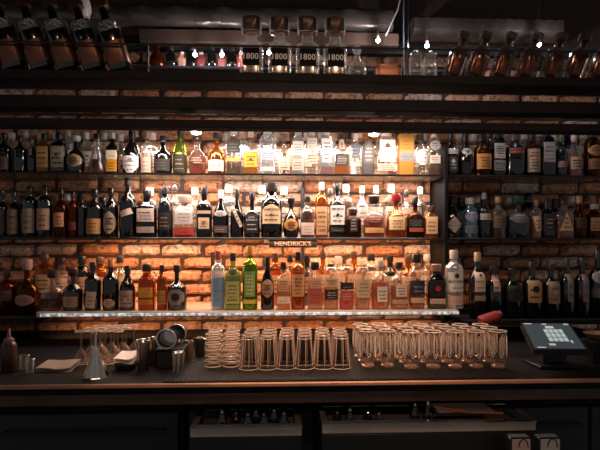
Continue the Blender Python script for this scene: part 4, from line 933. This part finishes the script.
def rim(xa, xb, lab, ya, yb):
    Y = 1.56; za, zb = Z(yb, Y), Z(ya, Y)
    rt = thing('ice_well', lab, 'sink', ((xa+xb)/2, Y, za)); h = (xb-xa)/2
    MB().box(-h, h, 0, .006, 0, zb-za, 0, .002).build('apron', pbr('apron_reflection_steel', '#c8b4a2', .28, .3, noise=.5, nscale=7, bump=.3), rt)  # light base and mottling stand in for reflections on the steel
    q = zb-za; o_ = [(-h, -.006), (h, -.006), (h, .205), (-h, .205)]; i_ = [(-h+.02, .02), (h-.02, .02), (h-.02, .17), (-h+.02, .17)]
    vs_ = [(x, y, z) for z in (q, q+.003) for (x, y) in o_+i_]; fs = []
    for k in range(4):
        n_ = (k+1) % 4; fs += [(k, 4+k, 4+n_, n_), (8+k, 8+n_, 12+n_, 12+k), (k, n_, 8+n_, 8+k), (4+k, 12+k, 12+n_, 4+n_)]
    MB().add(vs_, fs).build('rim', chrome, rt, False)
    MB().box(-h, h, .002, .2, -.15, -.002, 0, .003).build('basin', blackmetal, rt)
rim(X(190, 1.56), X(302, 1.56), 'steel-fronted ice well under the pint glasses', 426.5, 436)
rim(X(322, 1.56), X(536, 1.56), 'longer steel-fronted ice well under the mugs', 424.5, 434.5)
Yk = 1.60
p0, _ = ray(436, 409, Yk); p1, _ = ray(503, 413, Yk); zt = Z(424.5, 1.56)
rt = thing('serving_tongs', 'long thin copper-coloured tongs resting slantwise over the longer ice well', 'tongs', p0)
d = p1-p0
for k_ in (0, 1):
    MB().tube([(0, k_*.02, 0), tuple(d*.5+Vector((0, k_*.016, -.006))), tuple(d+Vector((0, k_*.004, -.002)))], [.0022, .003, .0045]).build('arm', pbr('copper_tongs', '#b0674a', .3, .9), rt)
rt = thing('tong_rest', 'small black block under the thin tongs', 'block', (p0.x+.1, Yk+.05, zt+.004)); 
MB().box(-.09, .1, -.04, .05, 0, p0.z-zt-.016, 0, .003).build('block', blackmetal, rt)
# bottle tops glinting in the wells
gl = [(222, 410), (236, 412), (248, 413), (256, 410), (264, 413), (274, 409), (284, 412), (337, 412), (350, 408), (368, 412), (379, 412), (415, 403), (428, 401)]
for i, (px, py) in enumerate(gl):
    Y = 1.70 if i % 2 else 1.66; p, t = ray(px, py, Y)
    nm = 'upright bottle neck with steel pourer in the ice wells, '+('leftmost', 'second', 'third', 'fourth', 'fifth', 'sixth', 'seventh', 'eighth', 'ninth', 'tenth', 'eleventh', 'second from right', 'rightmost')[i]+' of thirteen'
    zb = Z(436, 1.56)+.001
    rt = thing('pourer_bottle', nm, 'bottle', (p.x, Y, zb), 'bottles with pourers in the wells'); H = p.z-zb
    MB().lathe([(.018, 0), (.018, H*.3), (.010, H*.55), (.009, H*.85)], 12).build('body', G['dark'], rt)
    MB().lathe([(.006, H*.84), (.005, H*.9), (.002, H)], 10).build('pourer', chrome, rt)
# two cartons bottom right
for i, (px, w_) in enumerate(((521, 21), (550, 22))):
    Y = 1.46; p, t = ray(px, 437.5, Y); s = t/F; Hh = .20
    rt = thing('drink_carton', ['pale pink carton with black trim under the ice well, left of two', 'cream carton with black arch print under the ice well, right of two'][i], 'carton', (p.x, Y, p.z-Hh), 'cartons at the lower right')
    a_ = w_/2*s
    MB().box(-a_, a_, 0, .035, 0, Hh-.003, 0, .002).build('body', pbr('carton_dark', '#241e1e', .4), rt)
    MB().box(-a_*.88, a_*.88, -.002, -.0002, 0.01, Hh-.005).build('label', paper('#e8b8a0' if i == 0 else '#d8c8b8'), rt, False)
    MB().box(-a_*.9, a_*.9, .004, .031, Hh-.0028, Hh, 0, .001).build('lid', pbr('carton_grey', '#5c5a56', .4), rt)
    ring = [(a_*.45*math.cos(math.pi*q/12)+a_*.2, -.0026, Hh*.86+a_*.75*math.sin(math.pi*q/12)) for q in range(13)]
    MB().tube(ring, .0018, 5).build('print', pbr('carton_dark', '#241e1e'), rt)
rt = thing('carton_rack', 'black rack holding the two cartons at the lower right', 'rack', (X(535, 1.48), 1.48, 0)); zz = Z(437.5, 1.46)-.2
MB().box(-.11, .11, -.05, .05, zz-.012, zz-.0005, 0, .003).build('tray', blackmetal, rt)
mb = MB()
for x in (-.1, .1):
    mb.box(x-.006, x+.006, -.045, -.033, 0, zz-.012); mb.box(x-.006, x+.006, .033, .045, 0, zz-.012)
mb.build('frame', blackmetal, rt)
